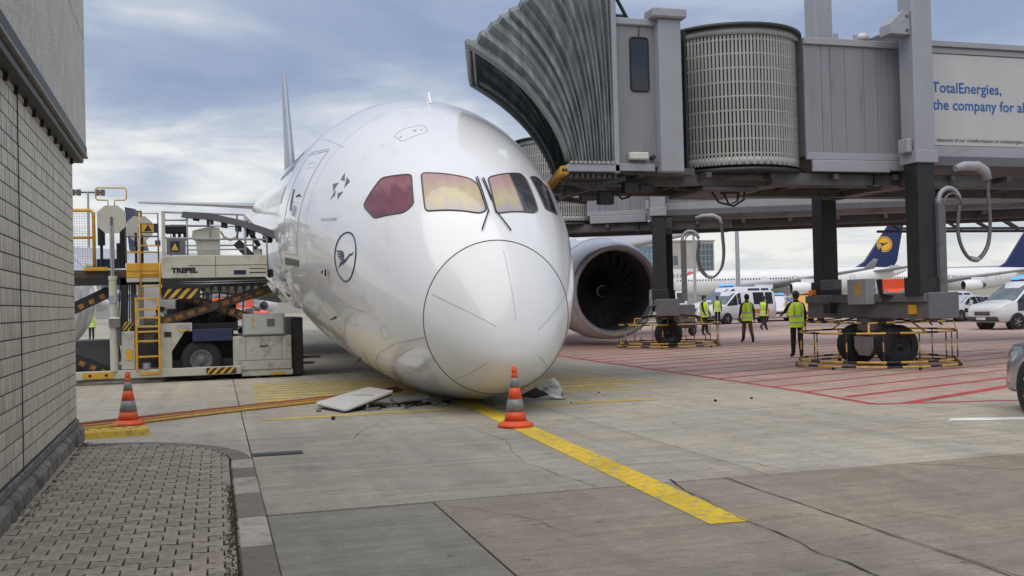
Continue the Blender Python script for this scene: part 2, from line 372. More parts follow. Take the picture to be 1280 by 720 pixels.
def ribbon(name, pts, w, m, z=0.004, jig=0.0, wj=0.0, parent=apron):
    """painted line or sealed crack lying on the slabs"""
    P = [V((*p, 0)) for p in pts]
    if jig:
        Q = []
        for a, c in zip(P[:-1], P[1:]):
            k = max(2, int((c - a).length / 0.12)); nrm = (c - a).normalized().cross(V((0, 0, 1)))
            for i in range(k):
                t = i / k; Q.append(a.lerp(c, t) + nrm * (random.uniform(-jig, jig) + jig * 1.6 * sin(t * 9 + a.x)))
        P = Q + [P[-1]]
    vs, fs = [], []
    for i, p in enumerate(P):
        d = (P[min(i + 1, len(P) - 1)] - P[max(i - 1, 0)]).normalized().cross(V((0, 0, 1)))
        ww = w / 2 * (1 + random.uniform(-wj, wj)); vs += [p - d * ww + V((0, 0, z)), p + d * ww + V((0, 0, z))]
    fs = [(2 * i, 2 * i + 1, 2 * i + 3, 2 * i + 2) for i in range(len(P) - 1)]
    return MB().add(vs, fs).build(name, m, parent)
def quad(name, pts, m, z=0.004, parent=apron): return MB().add([(*p, z) for p in pts], [(0, 1, 2, 3)]).build(name, m, parent)

quad('yellow_line', [(3.42, 6.62), (3.74, 6.60), (4.22, 16.9), (3.90, 16.9)], yellow_p)
quad('yellow_line', [(0.62, 15.28), (0.62, 15.52), (3.87, 15.52), (3.86, 15.30)], yellow_old)
quad('yellow_line', [(4.18, 15.28), (4.19, 15.50), (6.98, 15.36), (6.96, 15.14)], yellow_old)
for i in range(8): quad('yellow_line', [(0.62 + .02 * i, 18.35 + .58 * i), (8.4 - .13 * i, 18.35 + .58 * i), (8.4 - .13 * i, 18.63 + .58 * i), (0.62 + .02 * i, 18.63 + .58 * i)], yellow_old)
for i in range(3): quad('yellow_line', [(5.6, 17.2 + .45 * i), (7.4, 17.2 + .45 * i), (7.4, 17.42 + .45 * i), (5.6, 17.42 + .45 * i)], yellow_old)
# red no-parking zone
ribbon('red_line', [(9.42, 12.86), (9.67, 15.2), (9.85, 19.9), (10.04, 28.9), (10.2, 58)], 0.13, red_p)
quad('red_line', [(9.44, 12.80), (11.6, 12.22), (11.6, 12.36), (9.44, 12.95)], red_p)
quad('red_line', [(9.9, 12.58 + .08), (13.2, 14.12), (13.2, 14.34), (9.9, 12.86)], red_p, 0.0045)
for i in range(34):
    y = 13.95 + 1.12 * i; x = 9.62 + .012 * (y - 13.9); ln = 9.5 + (i % 3)
    ribbon('red_line', [(x + .09, y + .03), (x + ln, y + ln * (0.335 if i else .345))], 0.10 if i % 4 else .15, red_p, 0.0042 + .0001 * (i % 2))
quad('red_line', [(19, 27), (55, 33), (55, 33.2), (19, 27.2)], red_p, 0.0055); quad('red_line', [(22, 21), (55, 25), (55, 25.15), (22, 21.15)], red_p, 0.0057)
# white road markings beyond the bridge wheels and beside the grey car
ribbon('white_line', [(21.5, 26.2), (27.5, 26.9), (31.5, 26.4), (27.5, 24.2), (22.0, 22.6), (16.2, 22.4)], 0.16, white_p, 0.0065)
quad('white_line', [(8.95, 10.75), (12.0, 9.6), (12.3, 9.75), (9.2, 10.95)], white_p)
ribbon('white_line', [(5, 60.5), (60, 60.5)], 0.25, white_p, 0.0065)
# cracks and sealed joints
ribbon('crack_seal', [(3.92, 8.40), (3.76, 7.2), (3.70, 6.1), (3.66, 5.1), (3.62, 4.0)], 0.012, joint_m, 0.007, 0.012, 0.7)
ribbon('crack_seal', [(4.44, 8.3), (4.40, 6.4), (4.36, 4.6), (4.33, 3.4)], 0.009, joint_m, 0.007, 0.004, 0.4)
ribbon('crack_seal', [(3.9, 9.3), (4.8, 9.25), (5.1, 8.85), (5.15, 8.4)], 0.007, joint_m, 0.007, 0.01, 0.6)
ribbon('crack_seal', [(6.4, 8.25), (7.0, 7.6), (8.3, 7.2)], 0.008, joint_m, 0.007, 0.012, 0.6)
ribbon('crack_seal', [(1.8, 8.05), (2.25, 7.4), (2.4, 6.7)], 0.005, joint_m, 0.007, 0.01, 0.6)
ribbon('crack_seal', [(0.45, 12.2), (1.6, 12.6), (2.0, 13.9)], 0.006, joint_m, 0.007, 0.01, 0.6)
ribbon('crack_seal', [(3.2, 13.2), (3.3, 11.6), (3.0, 9.9), (3.2, 8.3)], 0.005, joint_m, 0.0072, 0.012, 0.6)
ribbon('crack_seal', [(7.6, 12.9), (8.6, 11.5), (8.9, 9.6)], 0.007, joint_m, 0.0072, 0.02, 0.6)

# storm drain beside the kerb corner
dr = thing('drain_grate', 'dark iron slot drain grate set in the concrete beside the kerb corner', 'drain grate', (0.36, 11.72, 0))
MB().box((0, -0.13, -.01), (0.56, 0.13, 0.006)).build('frame', black_m, dr)
for i in range(14): MB().box((0.03 + i * .036, -0.10, 0.005), (0.05 + i * .036, 0.10, 0.014)).build('bar', dark_m, dr)

# ================================================================== paved corner with kerb
paver_m = mat('brown_paver', (0.35, 0.30, 0.225), 0.75, var=0.28, scale=9, bump=0.5, bscale=70, rnd=0.16, dirt=(0.21, 0.178, 0.13), dscale=2.2, dlo=0.46, dhi=0.7)
paver_j = mat('paver_joint_soil', (0.030, 0.026, 0.021), 0.95, var=0.3, scale=30, bump=0.4)
kerb_w = mat('pale_kerb_stone', (0.45, 0.41, 0.34), 0.75, var=0.2, scale=9, bump=0.4, bscale=50, rnd=0.08, dirt=(0.2, 0.18, 0.155), dscale=4, dlo=0.45, dhi=0.68)
kerb_d = mat('dark_kerb_stone', (0.19, 0.165, 0.13), 0.75, var=0.2, scale=9, bump=0.4, bscale=50, rnd=0.1)
cx_, cy_, rx_, ry_ = -1.75, 10.75, 2.07, 2.2            # quarter-ellipse end of the pavement
def edge_pt(t, ins=0.0): return (cx_ + (rx_ - ins) * cos(t), cy_ + (ry_ - ins) * sin(t))
outline = [(-9, 3.0), (0.10, 3.0), (0.10, cy_)] + [edge_pt(pi / 2 * i / 12, 0.2) for i in range(13)] + [(-9, cy_ + ry_ - .2)]
pav = MB().prism(outline, lambda u, v, d: (u, v, d), -0.05, 0.082).build('pavement', paver_j, kind='structure')
def inside(x, y):
    if y < cy_: return x < 0.08
    return ((x - cx_) / (rx_ - .22)) ** 2 + ((y - cy_) / (ry_ - .22)) ** 2 < 1 and x > cx_ or (x <= cx_ and y < cy_ + ry_ - .22)
half = [(-.093, -.0835), (-.066, -.0835), (-.036, -.0565), (.036, -.0565), (.066, -.0835), (.093, -.0835)]
shape = half + [(x, -y) for x, y in half[::-1]]
pm = MB().prism(shape, lambda u, v, d: (u, v, d), 0.0, 0.022).mesh('paver', paver_m)
spots = []
for j in range(50):
    y = 5.62 + 0.15 * j
    for i in range(10):
        x = -1.78 + 0.2 * i + (0.1 if j % 2 else 0)
        if all(inside(x + dx, y + dy) for dx in (-.1, .1) for dy in (-.09, .09)): spots.append((x, y))
bulk = MB(); import_n = 0
for i, (x, y) in enumerate(spots):
    if import_n < 300 and x > -1.62:
        import_n += 1
        obj('paver', pm, pav, (x, y, 0.080 + random.uniform(0, .005)), (random.uniform(-.012, .012), random.uniform(-.012, .012), random.uniform(-.012, .012)))
    else: bulk.prism(shape, lambda u, v, d: (u + x, v + y, d), 0.080, 0.102 + random.uniform(0, .004))
for j in range(50):                     # cut stones closing each course against the kerb and the wall
    y = 5.62 + 0.15 * j; row = [x for x, yy in spots if abs(yy - y) < .01]
    if not row: continue
    xr = (0.10 if y < cy_ else cx_ + (rx_ - .21) * math.sqrt(max(0, 1 - ((y - cy_) / (ry_ - .2)) ** 2)))
    x0 = max(row) + .106
    if xr - x0 > .03: bulk.box((x0, y - .07, .08), (xr - .008, y + .07, .101 + random.uniform(0, .004)))
bulk.build('far_pavers', paver_m, pav, kind='stuff')
kerb = MB().box((0.105, 3.0, 0), (0.112, 10.7, 0.06)).build('kerb', kerb_d, kind='structure')
yk = [3.35, 4.6, 5.72, 6.77, 7.75, 8.73, 9.6, 10.2, 10.75]
for i in range(len(yk) - 1):
    MB().box((0.112, yk[i] + .006, -.1), (0.33, yk[i + 1] - .006, 0.108 + random.uniform(-.004, .004)), 0, 0.012).build('kerb_stone', kerb_w if i % 2 == 1 else kerb_d, kerb)
for i in range(7):
    t0, t1 = pi / 2 * i / 7 + .006, pi / 2 * (i + 1) / 7 - .006
    poly = [edge_pt(t0 + (t1 - t0) * k / 4) for k in range(5)] + [edge_pt(t1 - (t1 - t0) * k / 4, .2) for k in range(5)]
    MB().prism(poly, lambda u, v, d: (u, v, d), -.1, 0.10).build('kerb_stone', kerb_d, kerb)
# moss and grit caught between the pavers and the kerb
b = MB()
for i in range(900):
    y = random.uniform(5.6, 9.2); x = 0.085 + random.gauss(0, .018) - (0.02 if y < 7.2 else 0) * random.random() * 2; s = random.uniform(.004, .013)
    b.add([(x - s, y - s, .1), (x + s, y - s * .6, .1), (x, y + s, .1), (x, y, .1 + s * 1.2)], [(0, 1, 3), (1, 2, 3), (2, 0, 3)])
for i in range(700):
    y = random.uniform(8, 13); x = -1.44 - .0253 * (y - 8.26) + abs(random.gauss(0, .035)); s = random.uniform(.004, .011)
    b.add([(x - s, y - s, .1), (x + s, y - s * .6, .1), (x, y + s, .1), (x, y, .1 + s * 1.2)], [(0, 1, 3), (1, 2, 3), (2, 0, 3)])
b.build('moss', mat('dark_moss', (0.045, 0.045, 0.025), 0.9, var=0.4, scale=40), kind='stuff')

# ================================================================== tiled building at the left
bt = thing('tiled_building', 'grey building corner clad in small upright tiles with an overhanging concrete fascia', 'building', (-1.70, 13.55, 0), R(1.45))
tile_m = mat('grey_beige_tile', (0.53, 0.485, 0.38), 0.42, var=0.16, scale=7, stretch=(1, 3, .8), bump=0.25, bscale=30, rnd=0.17, dirt=(0.36, 0.325, 0.25), dscale=1.3, dlo=0.47, dhi=0.78)
grout = mat('dark_tile_grout', (0.055, 0.052, 0.046), 0.9)
MB().box((-9, -15, 0.0), (0.0015, -0.012, 3.72)).build('wall', grout, bt)
pitch_y, pitch_z = 0.117, 0.137
tmesh = MB().obox((0, 0, 0), (.012, pitch_y / 2 - .0095, pitch_z / 2 - .0055), None, 0, .002).mesh('tile', tile_m)
cand = []
for r in range(25):
    z = 0.36 + pitch_z * (r + .5)
    for c_ in range(52):
        y = -pitch_y * (c_ + .5) - .004
        cand.append((y, z))
cand.sort(key=lambda p: p[0])          # most negative y = nearest to the camera
vis = [p for p in cand if p[0] > -5.75]
bulk = MB(); k = 0
for y, z in vis:
    if k < 300 and z < 3.3:
        k += 1; obj('tile', tmesh, bt, (-.006 + random.uniform(-.0015, .0015), y, z))
    else: bulk.obox((-.006 + random.uniform(-.0015, .0015), y, z), (.012, pitch_y / 2 - .0095, pitch_z / 2 - .0055), None, 0, .002)
bulk.build('far_tiles', tile_m, bt, kind='stuff')
b = MB()
for r in range(25):                    # tiles round the corner on the end wall, and on the stretch behind the camera
    for c_ in range(30): b.box((-.13 - pitch_y * c_ - pitch_y + .112, -.014, .36 + pitch_z * r + .005), (-.13 - pitch_y * c_ + .103, .004, .36 + pitch_z * (r + 1) - .005))
    b.box((-.018, -15, .36 + pitch_z * r + .005), (.004, -5.9, .36 + pitch_z * (r + 1) - .005))
b.build('end_wall_tiles', tile_m, bt, kind='stuff')
MB().box((-.012, -4.27, .34), (.0125, -4.25, 3.7)).build('movement_joint', grout, bt)
plinth = mat('weathered_plinth', (0.22, 0.195, 0.155), 0.7, var=0.25, scale=5, bump=0.5, bscale=25, dirt=(0.04, 0.038, 0.033), dscale=4, dlo=0.45, dhi=0.65)
pf = [(-.02, .06), (.085, .06), (.080, .215), (.060, .245), (.025, .262), (.016, .325), (-.02, .345)]
MB().prism([(u, v) for u, v in pf], lambda u, v, d: (u, d, v), -15, .11).build('plinth', plinth, bt, fix=True)
for i in range(5): MB().box((-.01, -15 + 3 * i, .285), (.036, -12.03 + 3 * i, .308), 0, .006).build('drip_strip', dark_m, bt)
fas = mat('washed_aggregate_concrete', (0.60, 0.58, 0.51), 0.85, var=0.12, scale=3, bump=0.6, bscale=55, dirt=(0.22, 0.21, 0.19), dscale=26, dlo=0.55, dhi=0.66)
MB().box((-9, -15, 3.70), (.10, .20, 9.0)).build('fascia_core', grout, bt)
yf = [-15, -12.2, -9.3, -6.4, -4.2, -2.05, .23]
for i in range(6):
    for z0, z1 in ((3.78, 5.14), (5.155, 9.0)):
        MB().box((.09, yf[i] + .006, z0), (.15, yf[i + 1] - .006, z1), 0, .012).build('fascia_panel', fas, bt)
for i, z0 in enumerate((3.78, 5.155)):
    MB().box((-9, .15, z0), (.084, .228, (5.14, 9.0)[i]), 0, .012).build('fascia_panel', fas, bt)
MB().box((-.3, -15, 3.66), (.158, .235, 3.775)).build('soffit_edge', black_m, bt)
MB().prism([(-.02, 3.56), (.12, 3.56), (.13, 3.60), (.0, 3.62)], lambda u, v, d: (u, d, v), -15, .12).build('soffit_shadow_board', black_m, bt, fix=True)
gut = mat('weathered_grey_trim', (0.23, 0.22, 0.2), 0.5, var=0.3, scale=5)
for i in range(7):
    y1 = .24 - i * 1.6; MB().prism([(.10, 3.632), (.168, 3.632), (.172, 3.652), (.10, 3.652)], lambda u, v, d: (u, d, v), y1 - 1.585, y1).build('drip_rail', gut, bt, fix=True)
for i in range(16): MB().box((.0, -.25 - i * .52, 3.50), (.04, -.21 - i * .52, 3.558)).build('bracket', black_m, bt)

# ================================================================== cones, ramp, hoses
def make_cone(name, label, loc, h, group):
    t = thing(name, label, 'traffic cone', loc, group=group)
    k = h / 0.78
    pr = lambda a, c: [(0.155 * (1 - z / .80) * k + .012 * k, z * k) for z in (a, c)]
    b = MB(); b.lathe([(0.0, 0.0), (.225 * k, 0), (.235 * k, .02 * k), (.225 * k, .045 * k), (.18 * k, .055 * k), (.165 * k, .075 * k), (.150 * k, .08 * k)], n=20); b.build('base', cone_o, t)
    prof = lambda z: (0.146 - (z - .07) * (0.146 - .033) / (.70 - .07)) * k
    for nm, m, a, c in (('sleeve', cone_o, .075, .20), ('reflective_band', cone_g, .20, .36), ('sleeve', cone_o, .36, .51), ('reflective_band', cone_g, .51, .635), ('sleeve', cone_o, .635, .70)):
        e_ = .002 if m is cone_g else 0
        MB().lathe([(prof(a) - .012, a * k), (prof(a) + e_, a * k + .001), (prof(c) + e_, c * k - .001), (prof(c) - .012, c * k)], n=24).build(nm, m, t)
    MB().lathe([(.034 * k, .70 * k), (.037 * k, .705 * k), (.036 * k, .745 * k), (.028 * k, .75 * k), (.027 * k, .775 * k), (.018 * k, .782 * k), (.0, .782 * k)], n=18).build('tip', cone_o, t)
    return t
make_cone('traffic_cone', 'orange cone with grey bands standing on the yellow line under the aircraft nose', (3.80, 12.82, 0.005), .80, 'orange traffic cones round the aircraft')
make_cone('traffic_cone', 'orange cone with grey bands beside the yellow ramp at the building corner', (-1.27, 15.75, 0.0), .78, 'orange traffic cones round the aircraft')

ramp = thing('cable_ramp', 'scuffed yellow rounded rubber cable ramp lying at the building corner', 'cable ramp', (-1.35, 14.45, 0), R(6))
prf = [(-.20, 0), (-.17, .075), (-.11, .105), (.11, .105), (.17, .075), (.20, 0)]
ry_m = mat('scuffed_yellow_rubber', (0.62, 0.40, 0.03), 0.6, var=0.2, scale=8, dirt=(0.25, 0.17, 0.06), dscale=7, dlo=.5, dhi=.68)
rings = []
for x, sc_ in ((-.45, .35), (-.43, .8), (-.40, 1), (.40, 1), (.43, .8), (.45, .35)): rings.append([(x, u * (0.85 + .15 * sc_), v * sc_) for u, v in prf])
MB().loft(rings, sm=False).build('body', ry_m, ramp, fix=True)
for i in range(5): MB().box((-.36 + i * .155, -.06, .105), (-.30 + i * .155, .06, .112), 0, .003).build('tread_bar', mat('dark_yellow_rubber', (0.36, .24, .03), .7), ramp)

def hose(name, label, pts, r, mats, twist=False):
    P = [V(p) for p in pts]; Q = []
    for i in range(len(P) - 1):
        a, c = P[i], P[i + 1]; p0 = P[max(i - 1, 0)]; p3 = P[min(i + 2, len(P) - 1)]
        for j in range(10):
            t = j / 10; Q.append(0.5 * ((2 * a) + (c - p0) * t + (2 * p0 - 5 * a + 4 * c - p3) * t * t + (3 * a - p0 - 3 * c + p3) * t ** 3))
    Q.append(P[-1]); b = MB(); b.tube(Q, r, 8)
    o = b.build(name, mats); o['label'] = label; o['category'] = 'hose'; return o
oran = mat('orange_hose', (0.42, 0.17, 0.05), 0.55, var=.2, scale=12); redh = mat('red_hose', (0.22, 0.065, 0.035), 0.55, var=.2, scale=12); yelh = mat('yellow_hose', (0.50, 0.32, 0.07), 0.55, var=.2, scale=12)
hose('ground_hose', 'dull red hose lying behind the others on the concrete towards the aircraft belly', [(-2.6, 15.3, .035), (-1.6, 16.05, .035), (-.3, 16.85, .035), (1.0, 17.65, .035), (2.4, 18.55, .035), (3.4, 19.6, .035)], .034, redh)
hose('ground_hose', 'orange hose running between the red and the yellow hose past the left cone', [(-2.6, 15.15, .03), (-1.6, 15.72, .03), (-.35, 16.6, .03), (.9, 17.4, .03), (2.3, 18.3, .03), (3.4, 19.2, .03)], .03, oran)
hose('ground_hose', 'thin yellow hose nearest the camera curling round the base of the left cone', [(-2.5, 15.0, .024), (-1.75, 15.35, .024), (-.9, 15.95, .024), (-.1, 16.55, .024), (1.0, 17.25, .024), (2.3, 18.1, .024), (3.2, 18.9, .024)], .024, yelh)

# ================================================================== the airliner (nose gear folded, radome on the ground)
PITCH = 0.0800806605836068
ac = thing('airliner', 'white wide-body airliner lying with its round nose on the ground and nose gear collapsed', 'airliner', (4.1253, 14.0553, -0.4103), rot=(PITCH, 0, -0.01268))
SR = 0.8837
def se(s, L_, p, q): t = min(max(s / L_, 0), 1); return (1 - (1 - t) ** p) ** (1 / q)
def prof(s):
    zn = 1.3129
    top = zn + (5.94 - zn) * se(s, 8.2228, 1.6808, 1.6941); bot = zn - zn * se(s, 7.2562, 2.4459, 2.1078); hw = 2.885 * se(s, 9.5349, 1.4990, 2.1627)
    mid = zn + (3.05 - zn) * se(s, 8, 2, 1.2)
    if s > 42:
        t = min((s - 42) / 19, 1); hw *= (1 - t ** 1.7 * .93); bot += 4.55 * t ** 1.5; top -= .55 * t ** 2; mid = (top + bot) / 2 * min(t * 2, 1) + mid * (1 - min(t * 2, 1))
    return top, bot, hw, mid
def surf(s, ph):
    top, bot, hw, mid = prof(s); q = sin(ph)
    return V((hw * cos(ph), s, mid + ((top - mid) if q >= 0 else (mid - bot)) * q))
def hull(ss, n=128):
    b = MB(); rings = [[surf(s, 2 * pi * j / n) for j in range(n)] for s in ss]; b.loft(rings, cap0=False, cap1=False); return b
sa = [0.0008, .004, .012, .028, .05, .08, .115, .155, .2, .25, .3, .36, .42, .49, .56, .63, .7, .77, .83, SR]
sb = [SR + .012] + [SR + .012 + .13 * i for i in range(1, 12)] + [2.5 + .25 * i for i in range(32)] + [10.5 + i for i in range(32)] + [42.5, 44, 46, 48, 50, 52, 54, 56, 58, 59.5, 60.5, 61]
full = hull(sa + sb); FB = BVHTree.FromPolygons([V(p) for p in full.v], full.f)
fus = hull(sb)
fus.build('fuselage', white_air, ac)
rad = hull(sa); rad.add([surf(0.0008, 2 * pi * j / 128) for j in range(128)], [tuple(range(128))], 0, True)
radome = rad.build('radome', radome_m, ac)
def snap(p, off):
    l_, n_, i_, d_ = FB.find_nearest(V(p)); 
    c = V((0, l_.y, 2.9))
    if n_.dot(l_ - c) < 0: n_ = -n_
    return l_ + n_ * off
def decal(name, polys, material, off=.004, cut=.12, parent=None, n_it=5):
    """sheets bent onto the skin: every polygon is subdivided and laid on the hull"""
    bm = bmesh.new()
    for P in polys:
        vs = [bm.verts.new(p) for p in P]
        try: bm.faces.new(vs)
        except ValueError: pass
    bmesh.ops.triangulate(bm, faces=bm.faces)
    for _ in range(n_it):
        ed = [x for x in bm.edges if x.calc_length() > cut]
        if not ed: break
        bmesh.ops.subdivide_edges(bm, edges=ed, cuts=1); bmesh.ops.triangulate(bm, faces=[f for f in bm.faces if len(f.verts) > 3])
    for x in bm.verts: x.co = snap(x.co, off)
    bmesh.ops.recalc_face_normals(bm, faces=bm.faces)
    for f in bm.faces:
        c = f.calc_center_median()
        f.smooth = True
        if f.normal.dot(c - V((0, c.y, 2.9))) < 0: f.normal_flip()
    me = bpy.data.meshes.new(name); bm.to_mesh(me); bm.free(); me.materials.append(material)
    return obj(name, me, parent or ac)
def skin_line(name, pts, r, material, parent=None, closed=False, off=0.0, step=.07):
    P = [V(p) for p in pts]; Q = []
    for i in range(len(P) if closed else len(P) - 1):
        a, c = P[i], P[(i + 1) % len(P)]; k = max(1, int((c - a).length / step)); Q += [snap(a.lerp(c, j / k), off) for j in range(k)]
    if not closed: Q.append(snap(P[-1], off))
    return MB().tube(Q, r, 6, closed).build(name, material, parent or ac)
D = lambda *ps: [surf(s, R(a)) for s, a in ps]
def SZ(s, z, side=-1):
    top, bot, hw, mid = prof(s); q = (z - mid) / ((top - mid) if z > mid else (mid - bot)); q = max(-1, min(1, q)); return V((side * hw * math.sqrt(1 - q * q), s, z))

# cockpit windows
def irid_mat(name, cols, split=None):
    m = bpy.data.materials.new(name); m.use_nodes = True; n = m.node_tree.nodes; l = m.node_tree.links; b = n['Principled BSDF']
    t = n.new('ShaderNodeTexCoord'); mp = n.new('ShaderNodeMapping'); l.new(t.outputs['Object'], mp.inputs[0]); mp.inputs['Scale'].default_value = (3.2, .6, .35)
    w = n.new('ShaderNodeTexNoise'); l.new(mp.outputs[0], w.inputs['Vector']); w.inputs['Scale'].default_value = 2.2; w.inputs['Detail'].default_value = 3
    sp = n.new('ShaderNodeSeparateXYZ'); l.new(t.outputs['Object'], sp.inputs[0])
    g0 = n.new('ShaderNodeMapRange'); l.new(sp.outputs[2], g0.inputs[0]); g0.inputs[1].default_value = 3.35; g0.inputs[2].default_value = 4.1
    ad = n.new('ShaderNodeMath'); ad.operation = 'MULTIPLY_ADD'; l.new(w.outputs[0], ad.inputs[0]); ad.inputs[1].default_value = .9; 
    sh = n.new('ShaderNodeMath'); sh.operation = 'SUBTRACT'; l.new(g0.outputs[0], sh.inputs[0]); sh.inputs[1].default_value = .45; l.new(sh.outputs[0], ad.inputs[2])
    r = n.new('ShaderNodeValToRGB'); l.new(ad.outputs[0], r.inputs[0]); e = r.color_ramp.elements
    e[0].position = .0; e[0].color = (*cols[0], 1); e[1].position = 1.0; e[1].color = (*cols[-1], 1)
    for i, c in enumerate(cols[1:-1]): k = e.new((i + 1) / (len(cols) - 1)); k.color = (*c, 1)
    out = r.outputs[0]
    if split is not None:
        g = n.new('ShaderNodeMapRange'); l.new(sp.outputs[0], g.inputs[0]); g.inputs[1].default_value = split - .03; g.inputs[2].default_value = split + .03
        mi = n.new('ShaderNodeMixRGB'); l.new(g.outputs[0], mi.inputs[0]); l.new(out, mi.inputs[1]); mi.inputs[2].default_value = (.03, .03, .035, 1); out = mi.outputs[0]
    l.new(out, b.inputs['Base Color']); b.inputs['Roughness'].default_value = .25; b.inputs['Coat Weight'].default_value = .8; b.inputs['Coat Roughness'].default_value = .04
    return m
gold = [(.40, .34, .40), (.46, .40, .34), (.55, .47, .23), (.52, .40, .27), (.50, .31, .26), (.42, .26, .30)]
wins = [('cockpit_window', [(3.15, 150.3), (3.2, 134.6), (2.70, 121.8), (2.05, 129.9), (2.07, 136.7), (2.64, 150.7)], irid_mat('red_tinted_glass', [(.15, .03, .035), (.22, .055, .06), (.17, .035, .045), (.30, .11, .10), (.20, .05, .055)]), 'dark red tinted side cockpit window'),
        ('cockpit_window', [(2.59, 117.2), (2.08, 94.2), (1.93, 91.2), (1.38, 91.4), (1.33, 96.6), (1.77, 126.6)], irid_mat('gold_tinted_glass', gold), 'gold and pink tinted front cockpit window'),
        ('cockpit_window', [(2.12, 84.0), (2.66, 61.2), (2.59, 58.2), (1.81, 53.2), (1.63, 57.8), (1.32, 85.6)], irid_mat('half_gold_glass', gold, .62), 'half gold and half dark front cockpit window'),
        ('cockpit_window', [(2.80, 54.6), (3.12, 48.6), (3.24, 38.5), (2.45, 34.0), (2.05, 46.6)], glass_dk, 'dark side cockpit window')]
for nm, P, m_, lb in wins:
    poly = rounded(D(*P), .09, 4)
    w = decal(nm, [poly], m_, .006, .10); w['label'] = lb
    skin_line('window_seal', poly, .015, line_m, w, True, .004, .05)
# wipers
for a, c, d in (((1.33, 91.2), (1.05, 99.0), None), ((1.33, 85.2), (1.05, 77.8), None)): skin_line('wiper_arm', D(a, c), .011, black_m, off=.03)
for a, c in (((2.10, 90.2), (1.33, 90.6)), ((2.08, 86.9), (1.33, 85.6))):
    w = skin_line('wiper_blade', D(a, c), .011, black_m, off=.03); skin_line('rubber_edge', D((a[0], a[1] + .9), (c[0] + .25, c[1] + .9)), .008, rubber, w, off=.02)
# radome joint and lightning strips
MB().tube([surf(SR + .006, 2 * pi * j / 120) for j in range(120)], .0095, 6, True).build('joint_ring', line_m, radome)
for a, c in (((.81, 158.3), (.10, 122)), ((.74, 86.6), (.11, 80)), ((.86, 17.3), (.14, 30)), ((.86, 232), (.10, 212)), ((.8, -44), (.12, -22))):
    k = [(a[0] + (c[0] - a[0]) * t ** .8, a[1] + (c[1] - a[1]) * t) for t in [i / 8 for i in range(9)]]
    skin_line('lightning_strip', D(a, c), .0045, lineg_m, radome, off=.001, step=.05)
# door, sill, pressure panel
dr = decal('door', [rounded(D((7.68, 144.2), (6.17, 140.0), (6.55, 187.1), (8.17, 188.3)), .12)], white_air, .003, .25)
skin_line('door_gap', rounded(D((7.68, 144.2), (6.17, 140.0), (6.55, 187.1), (8.17, 188.3)), .12), .010, lineg_m, dr, True, .001)
decal('door_sill', [D((8.25, 189.9), (6.51, 189.3), (6.66, 192.0), (8.40, 193.0))], grey_dk, .012, .2, dr)
decal('door_window', [rounded(D((7.62, 161.1), (7.40, 161.1), (7.22, 170.3), (7.44, 170.7)), .05)], grey_dk, .008, .12, dr)
decal('placard', [D((7.1, 167.8), (6.75, 168.2), (6.80, 172.5), (7.15, 172.0))], lineg_m, .007, .12, dr)
skin_line('placard_frame', rounded(D((7.25, 166.2), (6.62, 166.8), (6.70, 174.2), (7.32, 173.6)), .05), .006, lineg_m, dr, True)
skin_line('door_handle', D((7.0, 164.2), (6.75, 162.9), (6.6, 163.6)), .014, black_m, dr, off=.01)
skin_line('label_frame', D((7.15, 149.1), (6.5, 147.8), (6.45, 150.0), (7.05, 151.4)), .006, lineg_m, dr, True)
skin_line('top_strip', D((7.55, 145.4), (6.22, 141.3)), .03, lineg_m, dr, off=-.02)
skin_line('crown_panel_gap', D((7.91, 135.9), (5.46, 136.3)), .006, lineg_m)
hp = skin_line('roof_hatch_gap', rounded(D((4.25, 117.2), (4.36, 112), (4.26, 102.2), (3.88, 102.4), (3.84, 115.8)), .08), .0065, lineg_m, closed=True)
decal('hatch_mark', [D((4.16, 108.5), (4.10, 106.5), (4.02, 107.5))], lineg_m, .004, .1, hp); decal('hatch_mark', [D((4.08, 105.4), (4.06, 104.2), (3.99, 104.6))], lineg_m, .004, .1, hp)
decal('hatch_mark', [D((4.07, 115.6), (4.09, 114.2), (4.05, 114.2), (4.03, 115.6))], lineg_m, .004, .1, hp)
# belly and chin panels and their joints
decal('chin_panel', [rounded(D((2.40, 217.2), (1.10, 209.5), (1.26, 217.5), (3.20, 227.4)), .06)], white_air, .005, .2)
decal('chin_panel', [rounded(D((2.38, 236.0), (1.70, 235.6), (2.07, 242.0), (2.95, 244.2)), .06)], white_air, .005, .2)
for P in ([(4.9, 240), (4.3, 233), (3.96, 228.4), (2.98, 218.7), (1.8, 206.3), (.92, 194)], [(5.6, 244), (5.1, 236), (4.5, 228), (4.1, 222)],):
    skin_line('skin_joint', D(*P), .006, lineg_m)
for s_ in (5.75, 10.2): skin_line('skin_joint', [surf(s_, 2 * pi * j / 60) for j in range(60)], .0035, lineg_m, closed=True)
for a in (197, 222): skin_line('skin_joint', D(*[(2.2 + .8 * i, a + (8 if a > 200 else 3) * i / 20) for i in range(16)]), .0035, lineg_m)
for P in ([(1.3, 222), (1.9, 226), (2.6, 230)], [(1.25, 205), (1.9, 214), (2.3, 222), (2.2, 232)], [(2.6, 196), (3.6, 199), (4.6, 201)], [(3.3, 236), (4.0, 243), (4.6, 248)]): skin_line('skin_joint', D(*P), .004, lineg_m)
for s_, a_, w_, h_ in ((4.9, 196, .22, .16), (5.3, 215, .3, .2), (3.5, 204, .18, .14), (2.1, 203, .16, .12)):
    c_ = surf(s_, R(a_)); skin_line('access_panel_gap', rounded([c_ + V((0, dx, dz)) for dx, dz in ((-w_, -h_), (w_, -h_), (w_, h_), (-w_, h_))], .05), .0035, lineg_m, closed=True)
scuff = mat('scraped_dark_smear', (.33, .31, .28), .6, var=.3, scale=14)
rs = random.Random(21)
